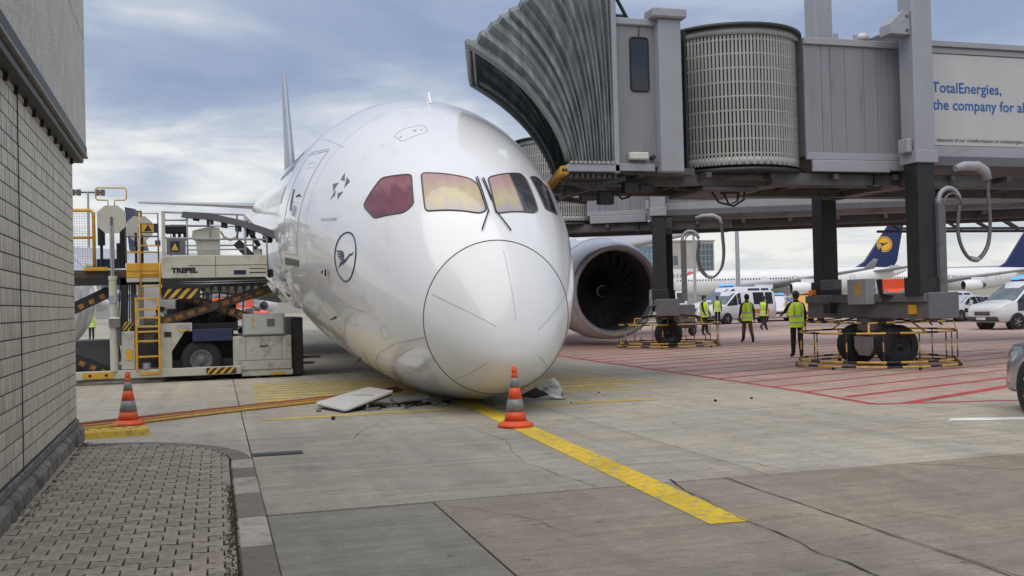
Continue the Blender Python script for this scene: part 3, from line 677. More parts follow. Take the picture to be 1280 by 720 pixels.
for i in range(26):
    s_ = rs.uniform(1.2, 4.2); a_ = rs.uniform(246, 262); ln = rs.uniform(.15, .7); w_ = rs.uniform(.3, 1.0); decal('scrape', [D((s_, a_), (s_ + ln, a_ + rs.uniform(-1, 1)), (s_ + ln * .9, a_ + w_), (s_ + .05, a_ + w_ * .6))], scuff, .003, .3)
# probes
for s_, a_ in ((4.27, 187.9), (2.4, 253.2), (4.2, -8)):
    p = surf(s_, R(a_)); n_ = (snap(p, .1) - p).normalized(); b = MB(); b.obox(p + n_ * .05, (.012, .05, .06), None, 0, .004); b.tube([p + n_ * .10 + V((0, .05, .03)), p + n_ * .12 + V((0, -.04, .01)), p + n_ * .12 + V((0, -.16, 0))], [.02, .018, .008]); b.build('air_probe', black_m, ac)
for s_, a_ in ((4.69, 207.9), (5.76, 233.6)):
    p = surf(s_, R(a_)); n_ = (snap(p, .1) - p).normalized(); b = MB(); b.cyl(p, p + n_ * .11, .03, .012, 8); b.build('temperature_probe', dark_m, ac)
b = MB(); p = surf(6.2, pi / 2); b.prism([(-.22, -.03), (.16, -.03), (.12, .16), (-.02, .20)], lambda u, v, d: p + V((d, u, v)), -.015, .015); b.build('blade_antenna', white_air, ac, fix=True)
# star-shaped alliance emblem, crane roundel, airline title
star = [[(4.52, 144.7), (4.50, 148.5), (4.30, 147.6)], [(4.31, 145.6), (4.08, 146.2), (4.16, 150.2)], [(4.76, 152.0), (4.58, 154.6), (4.52, 149.9)], [(4.50, 153.2), (4.55, 158.4), (4.40, 155.2)], [(4.33, 154.0), (4.21, 156.2), (4.12, 151.6)]]
decal('alliance_emblem', [D(*t) for t in star], mat('emblem_grey', (.16, .165, .17), .4), .004, .1)
vs, fs = text_mesh('A STAR ALLIANCE MEMBER', .085); decal('small_lettering', [[SZ(4.78 - vs[i][0] * .8, 3.28 + vs[i][1]) for i in f] for f in fs], lineg_m, .004, .1)
C0S, C0Z, RR = 3.335, 2.665, .44
def RD(u, v): return SZ(C0S - u * RR * 1.05, C0Z + v * RR * .95)
MB().tube([snap(RD(cos(2 * pi * i / 60), sin(2 * pi * i / 60)), .003) for i in range(60)], .014, 6, True).build('crane_roundel', navy, ac)
crane = [[(-.86, .26), (-.30, .24), (-.18, .12), (-.80, .20)], [(-.82, .15), (-.20, .12), (-.10, .0), (-.74, .09)], [(-.75, .04), (-.12, .02), (-.06, -.09), (-.66, -.02)], [(-.66, -.07), (-.1, -.08), (-.06, -.16), (-.52, -.12)],
         [(-.30, .24), (-.16, .22), (-.03, .02), (-.12, -.12), (-.22, .0)], [(-.68, -.50), (-.40, -.20), (-.12, -.12), (.12, -.07), (.32, .06), (.52, .17), (.62, .15), (.84, .25), (.66, .07), (.52, .06), (.30, -.09), (.12, -.22), (-.12, -.30), (-.36, -.36)]]
decal('crane_emblem', [[RD(u, v) for u, v in P] for P in crane], navy, .004, .12)
vs, fs = text_mesh('Lufthansa', 1.45, .02); wd = max(v[0] for v in vs)
bm = bmesh.new(); bv = [bm.verts.new((*p, 0)) for p in vs]
for f in fs:
    try: bm.faces.new([bv[i] for i in f])
    except ValueError: pass
bmesh.ops.triangulate(bm, faces=bm.faces)
for _ in range(6):
    ed = [x for x in bm.edges if abs(x.verts[0].co.y - x.verts[1].co.y) > .12]
    if not ed: break
    bmesh.ops.subdivide_edges(bm, edges=ed, cuts=1); bmesh.ops.triangulate(bm, faces=[f for f in bm.faces if len(f.verts) > 3])
for x in bm.verts:
    u, v = x.co.x, x.co.y; a = R(150.5 - v * 17.0); x.co = surf(9.45 + wd - u, a) + V((cos(a), 0, sin(a))) * .014
bmesh.ops.recalc_face_normals(bm, faces=bm.faces)
me = bpy.data.meshes.new('airline_lettering'); bm.to_mesh(me); bm.free(); me.materials.append(navy); obj('airline_lettering', me, ac)
# cabin windows along the visible side
wm = MB(); poly = rounded([V((0, -.14, -.24)), V((0, .14, -.24)), V((0, .14, .24)), V((0, -.14, .24))], .12, 3)
wm.add([p + V((-.008, 0, 0)) for p in poly], [tuple(range(len(poly)))])
wme = wm.mesh('cabin_window', glass_dk)
for i in range(58):
    s_ = 9.3 + .62 * i
    if 20.2 < s_ < 21.6: continue
    p = SZ(s_, 3.92); o = obj('cabin_window', wme, ac, p + V((-.002, 0, 0))); o.rotation_euler = (0, R(17), 0)
# torn-open lower skin by the cargo loader, open cargo door
torn_m = mat('torn_white_skin', (.72, .72, .71), .45, var=.25, scale=6, dirt=(.16, .155, .15), dscale=5, dlo=.5, dhi=.62)
def crumple(name, c, ux, uz, n, amp, m_, parent=ac, seed=1, thick=.015):
    rnd = random.Random(seed); g = [[V(c) + V(ux) * (i / n) + V(uz) * (j / n) + V((rnd.uniform(-amp, amp), rnd.uniform(-amp, amp), rnd.uniform(-amp, amp))) for j in range(n + 1)] for i in range(n + 1)]
    vs = [p for r in g for p in r]; k = n + 1
    fs = [(i * k + j, (i + 1) * k + j, (i + 1) * k + j + 1, i * k + j + 1) for i in range(n) for j in range(n) if rnd.random() > .06]
    o = MB().add(vs, fs).build(name, m_, parent); sm = o.modifiers.new('thickness', 'SOLIDIFY'); sm.thickness = thick; return o
crumple('torn_panel', (-2.55, 10.1, 1.35), (-.62, .1, .72), (.52, .25, -.30), 4, .03, torn_m, seed=4)
crumple('torn_panel', (-2.95, 10.0, 2.25), (.42, .1, .20), (.32, .1, -.62), 4, .025, torn_m, seed=9)
crumple('torn_panel', (-3.1, 10.5, 1.85), (.2, .0, .2), (.4, .0, -.5), 3, .03, torn_m, seed=12)
# nose gear door pushed out at the right
def sheet(name, pts, m_, th=.02):
    P = [V(p) for p in pts]; n_ = (P[1] - P[0]).cross(P[2] - P[0]).normalized() * th; k = len(P)
    return MB().add(P + [p + n_ for p in P], [tuple(range(k)), tuple(range(k, 2 * k))[::-1]] + [(i, k + i, k + (i + 1) % k, (i + 1) % k) for i in range(k)]).build(name, m_, ac, fix=True)
def LW(x, y, z):        # a point on the apron in the aircraft's own axes
    return (M4.Translation((4.1253, 14.0553, -.4103)) @ M4.Rotation(-.01268, 4, 'Z') @ M4.Rotation(PITCH, 4, 'X')).inverted() @ V((x, y, z))
gd = sheet('nose_gear_door', [LW(5.16, 16.30, .20), LW(5.44, 16.10, .37), LW(5.52, 16.05, .30), LW(5.62, 15.95, .02), LW(5.46, 16.00, .03), LW(5.32, 16.15, .13)], torn_m)
g_ = sheet('nose_gear_door', [LW(5.44, 16.11, .37), LW(5.56, 16.30, .34), LW(5.68, 16.15, .03), LW(5.62, 15.95, .02), LW(5.52, 16.05, .30)], torn_m)
sheet('gear_door_frame', [LW(4.95, 16.45, .05), LW(5.18, 16.25, .20), LW(5.40, 16.15, .08), LW(5.20, 16.35, .01)], dark_m)
# open cargo door, hinged above the doorway
cdp = [(0, -.1), (-.5, .10), (-1.1, .30), (-1.8, .46), (-2.42, .50), (-2.46, .36), (-1.85, .31), (-1.15, .16), (-.6, -.04), (-.25, -.2)]
cdr = MB().prism(cdp, lambda u, v, d: (-2.55 + u, 10.9 + d, 3.05 + v), 0, 2.6).build('cargo_door', grey_dk, ac, fix=True)
for i in range(6): MB().prism([(-.45 - .32 * i, .00 + .085 * i), (-.60 - .32 * i, .04 + .085 * i), (-.60 - .32 * i, -.14 + .085 * i), (-.45 - .32 * i, -.16 + .085 * i)], lambda u, v, d: (-2.55 + u, 10.95 + d, 3.05 + v), 0, .08).build('door_rib', black_m, cdr, fix=True)
# wings
def wing(sgn):
    secs = [(2.3, 19.2, 12.5, 1.15, .13), (9.7, 24.2, 8.2, 1.95, .11), (19, 30.6, 4.8, 3.05, .10), (26, 35.6, 3.0, 4.2, .09), (29.2, 39.0, .9, 4.9, .08)]
    af = [(0, 0), (.02, .35), (.08, .62), (.2, .9), (.38, 1), (.6, .75), (.8, .4), (1, .02), (.8, -.25), (.6, -.55), (.38, -.75), (.2, -.68), (.08, -.45), (.02, -.25)]
    rings = [[(sgn * x, le + u * c, z + v * c * t * .55) for u, v in af] for x, le, c, z, t in secs]
    MB().loft(rings).build('wing', mat('wing_grey_paint', (.42, .43, .44), .35, var=.05), ac, fix=True)
    st = [[(sgn * x, le + u * c, z + v * c * .05) for u, v in af] for x, le, c, z in ((.4, 53.6, 5.2, 4.45), (5, 56.6, 3.4, 4.7), (9.9, 59.8, 1.5, 4.9))]
    MB().loft(st).build('tailplane', MATS['wing_grey_paint'], ac, fix=True)
for s_ in (-1, 1): wing(s_)
fin = [[(v * c * .045, le + u * c, z) for u, v in ((0, 0), (.03, .5), (.12, .85), (.35, 1), (.7, .6), (1, .03), (1, -.03), (.7, -.6), (.35, -1), (.12, -.85), (.03, -.5))] for z, le, c in ((5.3, 49.0, 8.6), (8.5, 52.4, 6.3), (12.9, 56.6, 3.9), (13.95, 57.9, 3.0), (14.3, 59.0, 1.9))]
MB().loft(fin).build('tail_fin', mat('fin_edge_paint', (.33, .35, .40), .3, var=.05), ac, fix=True)
# engines
nac = mat('nacelle_paint', (.86, .865, .86), .24, var=.02, scale=1.5, coat=.5); lip_m = mat('inlet_lip_metal', (.56, .55, .58), .36, .35, var=.05); inl = mat('inlet_liner', (.09, .09, .095), .5, var=.1); bl_m = mat('fan_blade_dark', (.22, .22, .23), .3, .5, var=.1); spin_w = mat('spinner_white', (.6, .6, .62), .4)
def engine(sgn):
    c = (9.83 if sgn > 0 else -10.25, 0, .77); P = lambda pr: [(r, s) for r, s in pr]
    e_ = MB().lathe([(1.765, 20.66), (1.84, 21.0), (1.90, 21.6), (1.925, 22.4), (1.88, 23.6), (1.74, 24.8), (1.52, 26.2), (1.30, 27.2)], c, (0, 1, 0), 64).build('engine', nac, ac, fix=True)
    MB().lathe([(1.765, 20.66), (1.70, 20.54), (1.625, 20.50), (1.56, 20.54), (1.515, 20.66), (1.49, 20.85)], c, (0, 1, 0), 64).build('inlet_lip', lip_m, e_)
    MB().lathe([(1.49, 20.85), (1.475, 21.2), (1.48, 21.9), (1.50, 22.6), (1.50, 23.2), (0, 23.2)], c, (0, 1, 0), 64).build('inlet_duct', inl, e_)
    MB().lathe([(.0, 21.72), (.10, 21.80), (.22, 21.98), (.34, 22.22), (.40, 22.42), (.40, 22.9)], c, (0, 1, 0), 32).build('spinner', mat('spinner_dark', (.03, .03, .033), .35), e_)
    sw = []
    for i in range(30):
        t = i / 29; a = 1.0 + 4.3 * t; rr = .08 + .26 * t; h = 21.80 + (.22 * (rr - .08) / .14 if rr < .22 else .22 + .26 * (rr - .22) / .14) - .02
        sw.append((c[0] + rr * cos(a), h - .012, c[2] + rr * sin(a)))
    MB().tube(sw, [.006 + .022 * sin(pi * i / 29) for i in range(30)], 6).build('spinner_spiral', spin_w, e_)
    bb = MB(); g = []
    for i in range(8):
        t = i / 7; r = .36 + 1.12 * t; tw = R(22 + 42 * t); ch = .27 + .13 * sin(pi * min(t * 1.1, 1)); sw_ = .18 * sin(pi * t) - .22 * t * t
        row = []
        for k in (-1, -.3, .3, 1): row.append((k * ch * sin(tw) * .75 + sw_, 22.45 + k * ch * cos(tw) * .6, r))
        g.append(row)
    vs = [p for r in g for p in r]; bb.add(vs, [(i * 4 + j, (i + 1) * 4 + j, (i + 1) * 4 + j + 1, i * 4 + j + 1) for i in range(7) for j in range(3)], 0, True)
    me = bb.mesh('fan_blade', bl_m)
    for i in range(22):
        o = obj('fan_blade', me, e_, c, (0, 2 * pi * i / 22, 0))
    py = [(20.9 + 1.1, 1.72), (23.5, 2.15), (27, 2.1), (27, 1.55), (24, 1.4)]
    MB().prism([(23.2, 1.88), (24.5, 2.25), (27.5, 2.0), (27.5, 1.2), (25.5, 1.2)], lambda u, v, d: (c[0] + d, u, c[2] + v - .35), -.22, .22).build('pylon', nac, e_, fix=True)
    skin = MB(); skin.tube([(c[0] + 1.932 * cos(2 * pi * i / 60), 22.25, c[2] + 1.932 * sin(2 * pi * i / 60)) for i in range(60)], .008, 5, True); skin.build('cowl_joint', lineg_m, e_)
for s_ in (-1, 1): engine(s_)
# main landing gear
for s_ in (-1, 1):
    x = s_ * 4.9; g_ = MB().cyl((x, 31, 1.2), (x, 31, -1.35), .16, n=14).build('landing_gear', steel, ac)
    MB().bar((x, 30.2, -1.42), (x, 31.8, -1.42), .16).build('bogie_beam', steel, g_)
    for dy in (-.75, .75):
        for dx in (-.55, .55): MB().lathe([(.22, -.2), (.52, -.2), (.66, -.12), (.66, .12), (.52, .2), (.22, .2)], (x + dx, 31 + dy, -1.42), (1, 0, 0), 24).build('wheel', rubber, g_, fix=True)
b = MB().box((-1.2, 29, -.2), (1.2, 33, .9))
# broken pieces on the ground
bp = thing('broken_gear_door', 'white broken door panel lying tilted on the concrete in front of the aircraft belly', 'aircraft panel', (2.25, 16.7, 0))
def slabby(name, corners, th, m_, parent):
    n_ = (V(corners[1]) - V(corners[0])).cross(V(corners[2]) - V(corners[0])).normalized() * th
    if n_.z < 0: n_ = -n_
    a = [V(c_) for c_ in rounded([V(c_) for c_ in corners], .07, 3)]; k = len(a)
    return MB().add([p + n_ for p in a] + a, [tuple(range(k)), tuple(range(k, 2 * k))[::-1]] + [(i, k + i, k + (i + 1) % k, (i + 1) % k) for i in range(k)]).build(name, m_, parent, fix=True)
slabby('panel_skin', [(-.72, .02, .07), (-.36, -1.02, .035), (.55, -.22, .22), (.28, .86, .22)], .03, white_air, bp)
slabby('panel_core', [(-.69, .03, .04), (-.35, -.98, .008), (.53, -.21, .17), (.27, .82, .17)], .03, dark_m, bp)
MB().bar((.1, .2, 0), (.25, .35, .19), .08).build('hinge_fitting', black_m, bp)
MB().tube([(-.15, .35, .170), (.2, -.25, .198)], .007).build('panel_groove', lineg_m, bp)
g2 = thing('metal_scrap', 'small grey metal plate among the crumbled debris right beside the radome joint', 'scrap', (3.05, 16.55, 0))
slabby('plate', [(-.35, -.1, .10), (-.25, -.3, .06), (.35, -.2, .09), (.30, .1, .14)], .02, steel, g2); MB().box((-.2, -.15, 0), (.2, .1, .09)).build('broken_base', dark_m, g2)
g3 = thing('metal_scrap', 'small silvery bracket lying alone in front of the tilted white panel corner', 'scrap', (2.35, 15.95, 0))
MB().bar((-.12, -.03, .02), (.12, .06, .03), .06, .03).build('bracket_plate', steel, g3); MB().bar((-.1, .0, .03), (-.06, .02, .09), .04, .02).build('bracket_tab', steel, g3)
rnd = random.Random(3); deb = MB()
for i in range(60):
    x = rnd.gauss(2.75, .45); y = 15.95 + rnd.gauss(.35, .18); s_ = rnd.uniform(.012, .05); deb.obox((x, y, s_ * .5), (s_, s_ * rnd.uniform(.4, 1), s_ * .5), M4.Rotation(rnd.uniform(0, 6), 3, 'Z') @ M4.Rotation(rnd.uniform(-.4, .4), 3, 'X'), rnd.choice((0, 0, 1, 2)))
for i in range(12):
    x = rnd.uniform(4.6, 7.3); y = 15.6 + rnd.uniform(-.3, 2.2); s_ = rnd.uniform(.008, .03); deb.obox((x, y, s_ * .5), (s_, s_ * .7, s_ * .5), M4.Rotation(rnd.uniform(0, 6), 3, 'Z'), rnd.choice((0, 2, 3)))
for x, y, s_ in ((1.62, 14.9, .03), (7.6, 14.4, .022), (8.3, 14.5, .018)): deb.obox((x, y, s_ * .8), (s_, s_ * .8, s_ * .8), M4.Rotation(x, 3, 'Z'), 0)
deb.build('debris', [rubber, steel, dark_m, yellow_old], kind='stuff')

# ================================================================== passenger boarding bridges
def cage_ring(b, r, z, n, w, ph=0.0):
    pts = [(r * cos(2 * pi * i / n + ph), r * sin(2 * pi * i / n + ph), z) for i in range(n)]
    b.tube(pts, w, 6, True, mis=[(1 if i % 3 == 0 else 0) for i in range(n)])
def make_bridge(label, loc, rz, first):
    t = thing('boarding_bridge', label, 'boarding bridge', loc, rz, 'passenger boarding bridges')
    P = lambda b, nm, m_, par=t, **k: b.build(nm, m_, par, **k)
    # ---- folding canopy: pleated fan of hoops from the cab face forward
    zb, zr, n = 4.37, 0.0, 15
    Y1, Y2 = -1.68, 1.55
    def hoop(t_, inset=0.0):
        """near leg, top and far leg of hoop t_ (0 = front, 1 = at the cab)"""
        bx = -8.05 + .98 * t_; tx = -9.98 + 2.95 * t_; tz = 6.52 + 1.62 * (1 - (1 - t_) ** 1.7)
        zbb = zb
        cx = bx + (tx - bx) * .18 * (1 - t_) ; cz = zbb + (tz - zbb) * (.62 + .1 * t_)
        leg = []
        for i in range(13):
            s_ = i / 12; x = bx * (1 - s_) ** 2 + 2 * cx * s_ * (1 - s_) + tx * s_ * s_; z = zbb * (1 - s_) ** 2 + 2 * cz * s_ * (1 - s_) + tz * s_ * s_; leg.append((x, z))
        k = inset; sk = .27 * (1 - t_) ** .8
        near = [V((x + k * .2, Y1 + k, z - k * .3 * (i / 12))) for i, (x, z) in enumerate(leg)]
        far = [V((x + k * .2, Y2 - k, z - k * .3 * (i / 12))) for i, (x, z) in enumerate(leg)][::-1]
        tp = near[-1]; c1 = V((tp.x - .02, Y1 + .12 + k, tp.z + .10)); c2 = V((tp.x - .02, Y2 - .12 - k, tp.z + .10))
        return [V((p.x + sk * (p.y - Y1), p.y, p.z)) for p in near + [c1, c2] + far]
    jr = random.Random(11)
    H = [hoop(((i + (jr.uniform(-.35, .35) if 0 < i < 2 * n else 0)) / (2 * n)) ** .93, (0.11 + jr.uniform(-.03, .03) if i % 2 else jr.uniform(0, .02)) * (1 if i < 2 * n else 0)) for i in range(2 * n + 1)]
    fr = MB(); h0 = H[0]
    fr.tube([p + V((-.02, 0, 0)) for p in h0], .062, 8)
    can = P(fr, 'canopy', mat('canopy_front_pad', (.16, .175, .172), .6, var=.12, scale=5))
    MB().tube([p + V((.10, .05 if p.y < 0 else -.05, -.05)) for p in h0], .035, 6).build('inner_hoop', grey_dk, can)
    for i in range(n):
        b = MB()
        for a in (2 * i, 2 * i + 1):
            A, B2 = H[a], H[a + 1]; m_ = len(A)
            b.add(A + B2, [(j, j + 1, m_ + j + 1, m_ + j) for j in range(m_ - 1)], 0, False)
        o = P(b, 'canopy_fold', canopy_m, can)
        sm = o.modifiers.new('thickness', 'SOLIDIFY'); sm.thickness = .018; sm.offset = 0
    # rollers under the canopy side and the step in front of the cab
    sill = P(MB().box((-8.10, -1.72, 4.17), (-7.0, -1.62, 4.31), 0, .01), 'canopy_sill', grey_lt)
    b = MB()
    for i in range(11): b.cyl((-8.02 + .095 * i, -1.74, 4.345), (-8.02 + .095 * i, -1.60, 4.345), .033, n=8)
    P(b, 'roller_strip', slat_m, sill)
    P(MB().prism([(-8.05, -1.58), (-7.0, -1.58), (-7.0, 1.5), (-7.35, 1.5)], lambda u, v, d: (u, v, d), 4.14, 4.24), 'platform', dark_m, fix=True)
    for i in range(9):
        x = -8.02 + .115 * i; P(MB().box((x, -1.6, 4.06), (x + .075, min(1.5, -1.5 + (x + 8.05) * 4.4 + .1), 4.138)), 'platform_slat', dark_m)
    bu = P(MB().bar((-8.14, -1.66, 4.20), (-7.50, 1.2, 4.20), .17, .17, 0, .02), 'bumper', yel)
    for y in (-1.52,): 
        for dx in (-.035, .035): P(MB().cyl((-8.14 + dx, y - .14, 4.20), (-8.14 + dx, y - .165, 4.20), .028, n=10), 'bumper_hole', black_m, bu)
    # ---- cab
    xa, xb_ = -7.06, -5.60
    P(MB().box((xa, -1.60, 4.30), (xb_, -1.54, 7.10)), 'cab_wall', grey_pan)
    P(MB().box((xa, 1.50, 4.30), (xb_, 1.56, 7.10)), 'cab_wall', grey_pan)
    P(MB().box((xa - .02, -1.66, 7.10), (xb_, 1.62, 7.24), 0, .02), 'cab_roof', grey_lt)
    P(MB().box((xa, -1.53, 4.16), (xb_ + .3, 1.49, 4.29)), 'cab_floor', dark_m)
    P(MB().box((-5.4, -1.4, 4.3), (-5.35, 1.4, 7.1)), 'cab_partition', black_m)
    P(MB().box((xa - .05, -1.72, 4.15), (xa + .05, -1.56, 7.9), 0, .01), 'cab_post', grey_lt)
    P(MB().box((xa - .05, 1.52, 4.15), (xa + .05, 1.66, 7.9), 0, .01), 'cab_post', grey_lt)
    P(MB().box((xa + .06, -1.66, 4.20), (-6.23, -1.602, 4.35), 0, .008), 'cab_sill', grey_lt)
    win = rounded([V((-6.68, -1.607, 5.80)), V((-6.30, -1.607, 5.80)), V((-6.30, -1.607, 6.86)), V((-6.68, -1.607, 6.86))], .07, 4)
    w = P(MB().prism([(p.x, p.z) for p in win], lambda u, v, d: (u, d, v), -1.612, -1.590), 'window', glass_dk, fix=True)
    MB().tube(win, .022, 6, True).build('window_seal', rubber, w)
    P(MB().tube([(-6.5, -1.62, 6.88), (-6.49, -1.64, 7.02), (-6.5, -1.63, 7.15)], .008), 'window_cable', black_m)
    P(MB().box((-6.80, -1.76, 4.42), (-6.40, -1.615, 4.56), 0, .02), 'flood_lamp', mat('lamp_cream', (.62, .62, .56), .4))
    P(MB().cyl((-6.28, -1.72, 4.47), (-6.28, -1.60, 4.47), .045, n=10), 'horn', black_m)
    for y0, y1 in ((-1.80, -1.55), (1.52, 1.76)):
        p_ = P(MB().box((-6.15, y0, 4.18), (-5.66, y1, 7.22), 0, .015), 'cab_pillar', grey_lt)
        MB().box((-6.30, y0 - .1, 7.225), (-5.56, y1 + .1, 7.42), 0, .03).build('pillar_cap', grey_lt, p_)
    P(MB().box((-6.98, -1.2, 7.245), (-6.55, -.3, 7.45), 0, .03).bar((-7.1, -1.6, 7.9), (-6.55, -1.3, 7.25), .05), 'roof_unit', black_m)
    # ---- rotunda: vertical slats hung round a drum
    cx, rr = -3.70, 1.54
    def ring(r0, r1, z0, z1, m_, nm, par=t): return P(MB().lathe([(r0, z0), (r1, z0), (r1, z1), (r0, z1)], (cx, 0, 0), (0, 0, 1), 64, closed=True), nm, m_, par)
    rot = ring(0.02, rr - .06, 4.38, 7.10, mat('rotunda_dark_screen', (.05, .05, .05), .6, var=.3), 'rotunda')
    ring(0.02, rr + .10, 7.25, 7.33, black_m, 'rotunda_roof', rot); ring(0.02, rr + .03, 7.10, 7.248, slat_m, 'rotunda_rim', rot)
    ring(rr - .3, rr + .08, 4.24, 4.335, black_m, 'rotunda_skirt', rot); ring(0.02, rr - .32, 4.10, 4.30, dark_m, 'rotunda_floor', rot)
    sl = MB().box((-.023, -.008, 4.40), (.023, .008, 7.09)).mesh('slat', slat_m)
    N_ = 124
    for i in range(N_):
        a = 2 * pi * i / N_
        if abs(sin(a)) < .42 or (not first and sin(a) > 0): continue
        o = obj('slat', sl, rot, (cx + rr * cos(a), rr * sin(a), 0), (0, 0, a + pi / 2))
    for i in range(9):
        z = 4.62 + .295 * i; ring(rr - .012, rr + .009, z, z + .03, slat_m, 'slat_band', rot)
    ring(rr - .012, rr + .009, 4.40, 4.56, slat_m, 'slat_band', rot)
    # ---- inner tunnel with upright wall panels
    x0, x1 = -2.62, .05
    tn = P(MB().box((x0, -1.36, 4.62), (3.0, 1.36, 7.02)), 'inner_tunnel', grey_dk)
    xs_ = [x0, -2.20, -1.98, -1.62, -1.15, -.82, -.52, -.14, .2]
    for sg in (-1, 1):
        for i in range(8):
            MB().box((xs_[i] + .004, sg * 1.36, 4.69), (xs_[i + 1] - .004, sg * 1.40, 6.98), 0, .004).build('wall_panel', grey_pan, tn)
        MB().box((x0, sg * 1.362, 6.985), (2.9, sg * 1.45, 7.13), 0, .01).build('roof_rail', grey_lt, tn)
        MB().box((x0, sg * 1.362, 4.53), (2.9, sg * 1.44, 4.685), 0, .01).build('floor_rail', grey_lt, tn)
        MB().box((x0 + .1, sg * 1.42, 4.27), (-.62, sg * 1.50, 4.52), 0, .015).build('cable_duct', grey_lt, tn)
        MB().box((-.60, sg * 1.42, 4.31), (.1, sg * 1.48, 4.52), 0, .015).build('cable_duct', grey_lt, tn)
    MB().box((x0, -1.36, 7.025), (2.9, 1.36, 7.11)).build('tunnel_roof', grey_dk, tn)
    for x in (-1.75, -1.25): MB().cyl((x, -1.3, 7.12), (x, -1.3, 7.27), .05, n=10).build('roof_lamp', grey_lt, tn)
    MB().lathe([(0, 7.15), (.14, 7.15), (.16, 7.22), (.10, 7.30), (0, 7.32)], (-1.1, -1.32, 0), (0, 0, 1), 12).build('roof_beacon', mat('clear_lens', (.55, .55, .55), .2), tn)
    # ---- outer tunnel
    XE = 16.0
    ot = P(MB().box((.02, -1.52, 4.46), (XE, 1.52, 7.08)), 'outer_tunnel', grey_dk)
    for sg in (-1, 1):
        y = lambda d: sg * d
        MB().box((.02, y(1.52), 6.90), (XE, y(1.60), 7.03), 0, .01).build('roof_rail', grey_lt, ot)
        MB().box((.02, y(1.52), 7.035), (XE, y(1.66), 7.16), 0, .01).build('roof_gutter', grey_lt, ot)
        MB().box((.02, y(1.52), 4.62), (XE, y(1.58), 4.86), 0, .01).build('floor_rail', grey_lt, ot)
        MB().box((.02, y(1.52), 4.42), (XE, y(1.62), 4.612), 0, .01).build('cable_tray', grey_dk, ot)
        if first and sg < 0: continue
        for i in range(26): MB().box((.06 + .6 * i, y(1.52), 4.868), (.65 + .6 * i, y(1.55), 6.892), 0, .004).build('wall_panel', grey_pan, ot)
    MB().box((0, -1.5, 7.085), (XE, 1.5, 7.15)).build('tunnel_roof', grey_dk, ot)
    if first:
        ad = MB().box((.04, -1.575, 4.868), (XE - .1, -1.522, 6.892), 0, .01).build('advert_panel', ad_white, ot)
        fn = lambda x, z: (lambda u, v: (x + u, -1.581, z + v))
        write(ad, 'blue_lettering', 'TotalEnergies,', .325, fn(.45, 6.04), ad_blue, .004)
        write(ad, 'blue_lettering', 'the company for all energies', .325, fn(.46, 5.66), ad_blue, .004)
        write(ad, 'small_print', 'Discover the elements of our transformation on totalenergies.com/energy-to-be', .118, fn(-.12, 4.955), print_m, .001)
    # ---- underside girders, braces and hanging gear
    for y in (-.95, .95): P(MB().box((-6.9, y - .09, 4.00), (XE, y + .09, 4.235)), 'girder', dark_m)
    for i in range(14): P(MB().box((-6.5 + 1.5 * i, -1.45, 4.12), (-6.38 + 1.5 * i, 1.45, 4.232)), 'cross_member', dark_m)
    for sg in (-1, 1):
        P(MB().bar((-8.0, sg * 1.1, 4.03), (-6.7, sg * .98, 3.86), .12, .10), 'brace', dark_m); P(MB().bar((-6.75, sg * 1.35, 4.10), (-7.9, sg * .6, 3.80), .10, .09), 'brace', grey_dk)
    P(MB().bar((-7.9, -1.2, 3.83), (-7.45, 1.2, 3.83), .09), 'brace', black_m)
    for x, y, z, h in ((-7.85, -1.0, 4.0, .16), (-7.05, -1.0, 3.86, .26), (-7.5, -1.2, 3.76, .1), (-6.6, -1.25, 4.02, .22), (-6.25, -1.2, 3.98, .14), (-4.2, -.9, 4.0, .16)): P(MB().box((x - .16, y - .1, z - h), (x + .16, y + .1, z), 0, .015), 'hanging_box', black_m)
    for pts in ([(-6.9, -1.15, 3.85), (-6.75, -1.15, 3.70), (-6.6, -1.15, 3.74), (-6.45, -1.2, 3.95)], [(-4.7, -.95, 4.0), (-4.5, -1.0, 3.66), (-4.15, -1.0, 3.58), (-3.9, -1.0, 3.72), (-3.85, -.95, 4.0)], [(-4.4, -.9, 4.0), (-4.2, -.9, 3.62), (-4.0, -.9, 3.70), (-3.95, -.9, 4.0)]): P(MB().tube(pts, .024, 6), 'cable_loop', rubber)
    P(MB().box((-4.9, -1.1, 3.88), (-3.6, .6, 3.99), 0, .02), 'bearing_plate', dark_m)
    P(MB().box((-3.4, -1.3, 4.0), (2.2, -1.1, 4.26), 0, .01).box((-3.4, 1.1, 4.0), (2.2, 1.3, 4.26), 0, .01), 'service_tray', dark_m)
    P(MB().cyl((-.9, -1.35, 3.98), (-.9, -1.35, 4.26), .03, n=8).lathe([(0, 3.93), (.17, 3.95), (.17, 3.99), (.03, 4.02)], (-.9, -1.35, 0), (0, 0, 1), 14), 'work_lamp', black_m)
    # ---- lift columns
    for sg in (-1, 1):
        y = sg * 1.92; dx = -.22 if sg < 0 else 0
        c_ = P(MB().box((-.25, y - .25, 4.42), (.25, y + .25, 11.2), 0, .035), 'lift_column', grey_lt, loc=(dx, 0, 0))
        MB().box((-.275, y - .275, 4.40), (.275, y + .275, 4.66), 0, .01).build('column_shoe', grey_lt, c_)
        MB().box((-.215, y - .215, 1.60), (.215, y + .215, 4.42), 0, .012).build('inner_column', black_m, c_)
        MB().box((-.265, y - .265, 1.60), (.265, y + .265, 1.98), 0, .01).build('column_foot', black_m, c_)
        b = MB(); b.prism([(-.75, 7.12), (-.27, 7.12), (-.27, 7.62), (-.42, 7.62), (-.75, 7.32)], lambda u, v, d: (u, d, v), y - .18 * 1, y + .18)
        b.build('column_bracket', grey_lt, c_, fix=True)
        for z in (7.2, 7.5): MB().cyl((-.34, y - .2, z), (-.34, y + .2, z), .035, n=8).build('bolt', dark_m, c_)
